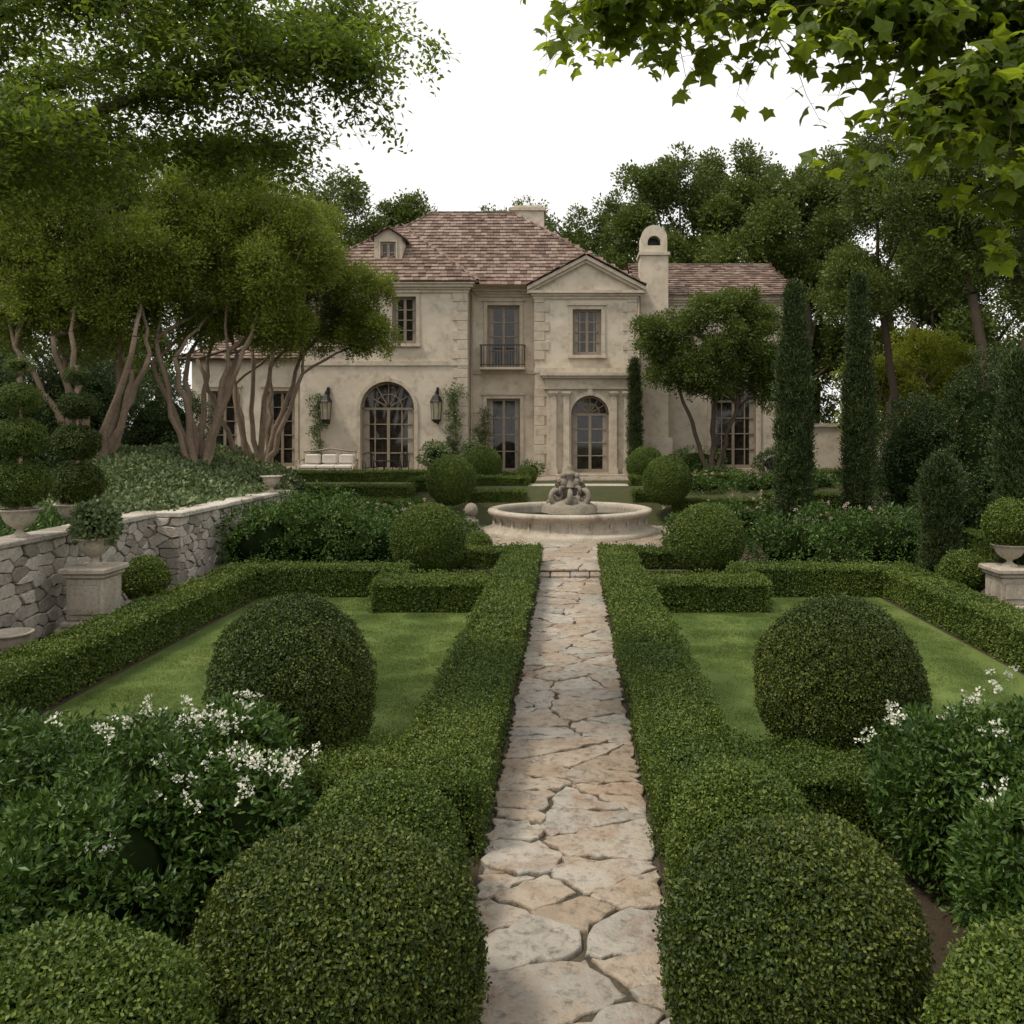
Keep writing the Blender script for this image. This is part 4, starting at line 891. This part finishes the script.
spray_tree('elm_tree',[
   ([(-9.2,8,4.2),(-6.5,8,5.4),(-4.2,8,6.3),(-2.6,8,6.8),(-1.7,8,6.6)],.08,.012,1.5),
   ([(-9.2,8,4.6),(-6.8,7.8,6.2),(-4.6,7.6,7.1),(-2.8,7.8,7.2)],.06,.012,1.6),
   ([(-8,8,5.0),(-5.6,8.6,5.9),(-3.9,8.8,6.2),(-2.9,8.8,6.0)],.04,.01,1.0),
   ([(-8.6,8,5.0),(-6,9,6.6),(-4,9,7.4),(-2.0,9,7.5)],.05,.01,1.5),
   ([(-7,8,5.2),(-5.4,7.4,5.7),(-4.2,7.4,5.9)],.03,.01,.7)],60,1.0,.14,'elm',1.05,'barkdark',.2,
   [([(-9.6,8,1.3),(-9.5,8,3),(-9.2,8,4.6),(-8.9,8,7)],[.28,.22,.18,.12])],n2=6,tr=.007)
spray_tree('maple_tree',[
   ([(4.6,5,3.8),(3.6,5.2,5.3),(2.4,5.4,6.0),(1.2,5.6,6.15),(.05,5.8,6.15)],.06,.008,1.9),
   ([(4.6,5,4.0),(3.4,4.9,5.1),(2.7,4.9,5.3),(2.1,5.0,5.15)],.035,.006,1.6),
   ([(4.6,5,4.4),(3.2,5.6,6.3),(1.8,6.2,6.7),(.6,6.4,6.8)],.04,.007,1.3),
   ([(4.6,5,4.2),(3.4,5.2,5.7),(2.5,5.2,5.9),(1.7,5.2,5.75)],.04,.007,1.7),
   ([(4.5,5,3.7),(3.3,5.0,4.7),(2.75,5.0,4.75)],.03,.006,1.1)],75,.6,.085,'maple',.95,'barkdark',.5,
   [([(4.9,5,0),(4.8,5,2),(4.6,5,4),(4.6,5,7)],[.24,.18,.15,.08])],n2=7,tr=.005,up=.8)
print('instances',NI)
# ============================================================ LIGHT, SKY, CAMERA
w=bpy.data.worlds.new('World'); scene.world=w; w.use_nodes=True; nt=w.node_tree; nt.nodes.clear()
sky=nt.nodes.new('ShaderNodeTexSky'); sky.sky_type='NISHITA'; sky.sun_disc=False
EL,AZ=math.radians(60),math.radians(245)
sky.sun_elevation=EL; sky.sun_rotation=AZ; sky.dust_density=6; sky.air_density=1.0; sky.ozone_density=1
hs=nt.nodes.new('ShaderNodeHueSaturation'); hs.inputs['Saturation'].default_value=.3; nt.links.new(sky.outputs[0],hs.inputs['Color'])
# thin bright overcast layer over the clear sky
tcn=nt.nodes.new('ShaderNodeTexCoord'); cn=nt.nodes.new('ShaderNodeTexNoise'); cn.inputs['Scale'].default_value=1.6; cn.inputs['Detail'].default_value=4
nt.links.new(tcn.outputs['Generated'],cn.inputs['Vector'])
cr=ramp(nt,cn.outputs['Fac'],[(.3,(.94,.925,.89)),(.7,(1,.985,.955))])
cl=N(nt,'ShaderNodeVectorMath',operation='SCALE'); nt.links.new(cr,cl.inputs[0]); cl.inputs['Scale'].default_value=8.6
mx=mixc(nt,.88,hs.outputs[0],cl.outputs[0])
bg=nt.nodes.new('ShaderNodeBackground'); bg.inputs['Strength'].default_value=.142; nt.links.new(mx,bg.inputs['Color'])
wo=nt.nodes.new('ShaderNodeOutputWorld'); nt.links.new(bg.outputs[0],wo.inputs[0])
sd=bpy.data.lights.new('sun','SUN'); sd.energy=2.7; sd.angle=math.radians(10); sd.color=(1,.92,.78)
so=bpy.data.objects.new('sun',sd); scene.collection.objects.link(so)
d=Vector((math.sin(AZ)*math.cos(EL),math.cos(AZ)*math.cos(EL),math.sin(EL))); so.rotation_euler=d.to_track_quat('Z','Y').to_euler(); so.location=(0,0,30)
cd=bpy.data.cameras.new('camera'); co=bpy.data.objects.new('camera',cd); scene.collection.objects.link(co); scene.camera=co
co.location=(0,0,3.2); co.rotation_euler=(PI/2,0,0); cd.sensor_width=36; cd.lens=29.88; cd.shift_x=-58/1024; cd.shift_y=-81/1024; cd.clip_end=3000; cd.clip_start=.05
scene.view_settings.view_transform='Standard'; scene.view_settings.look='None'; scene.view_settings.exposure=0
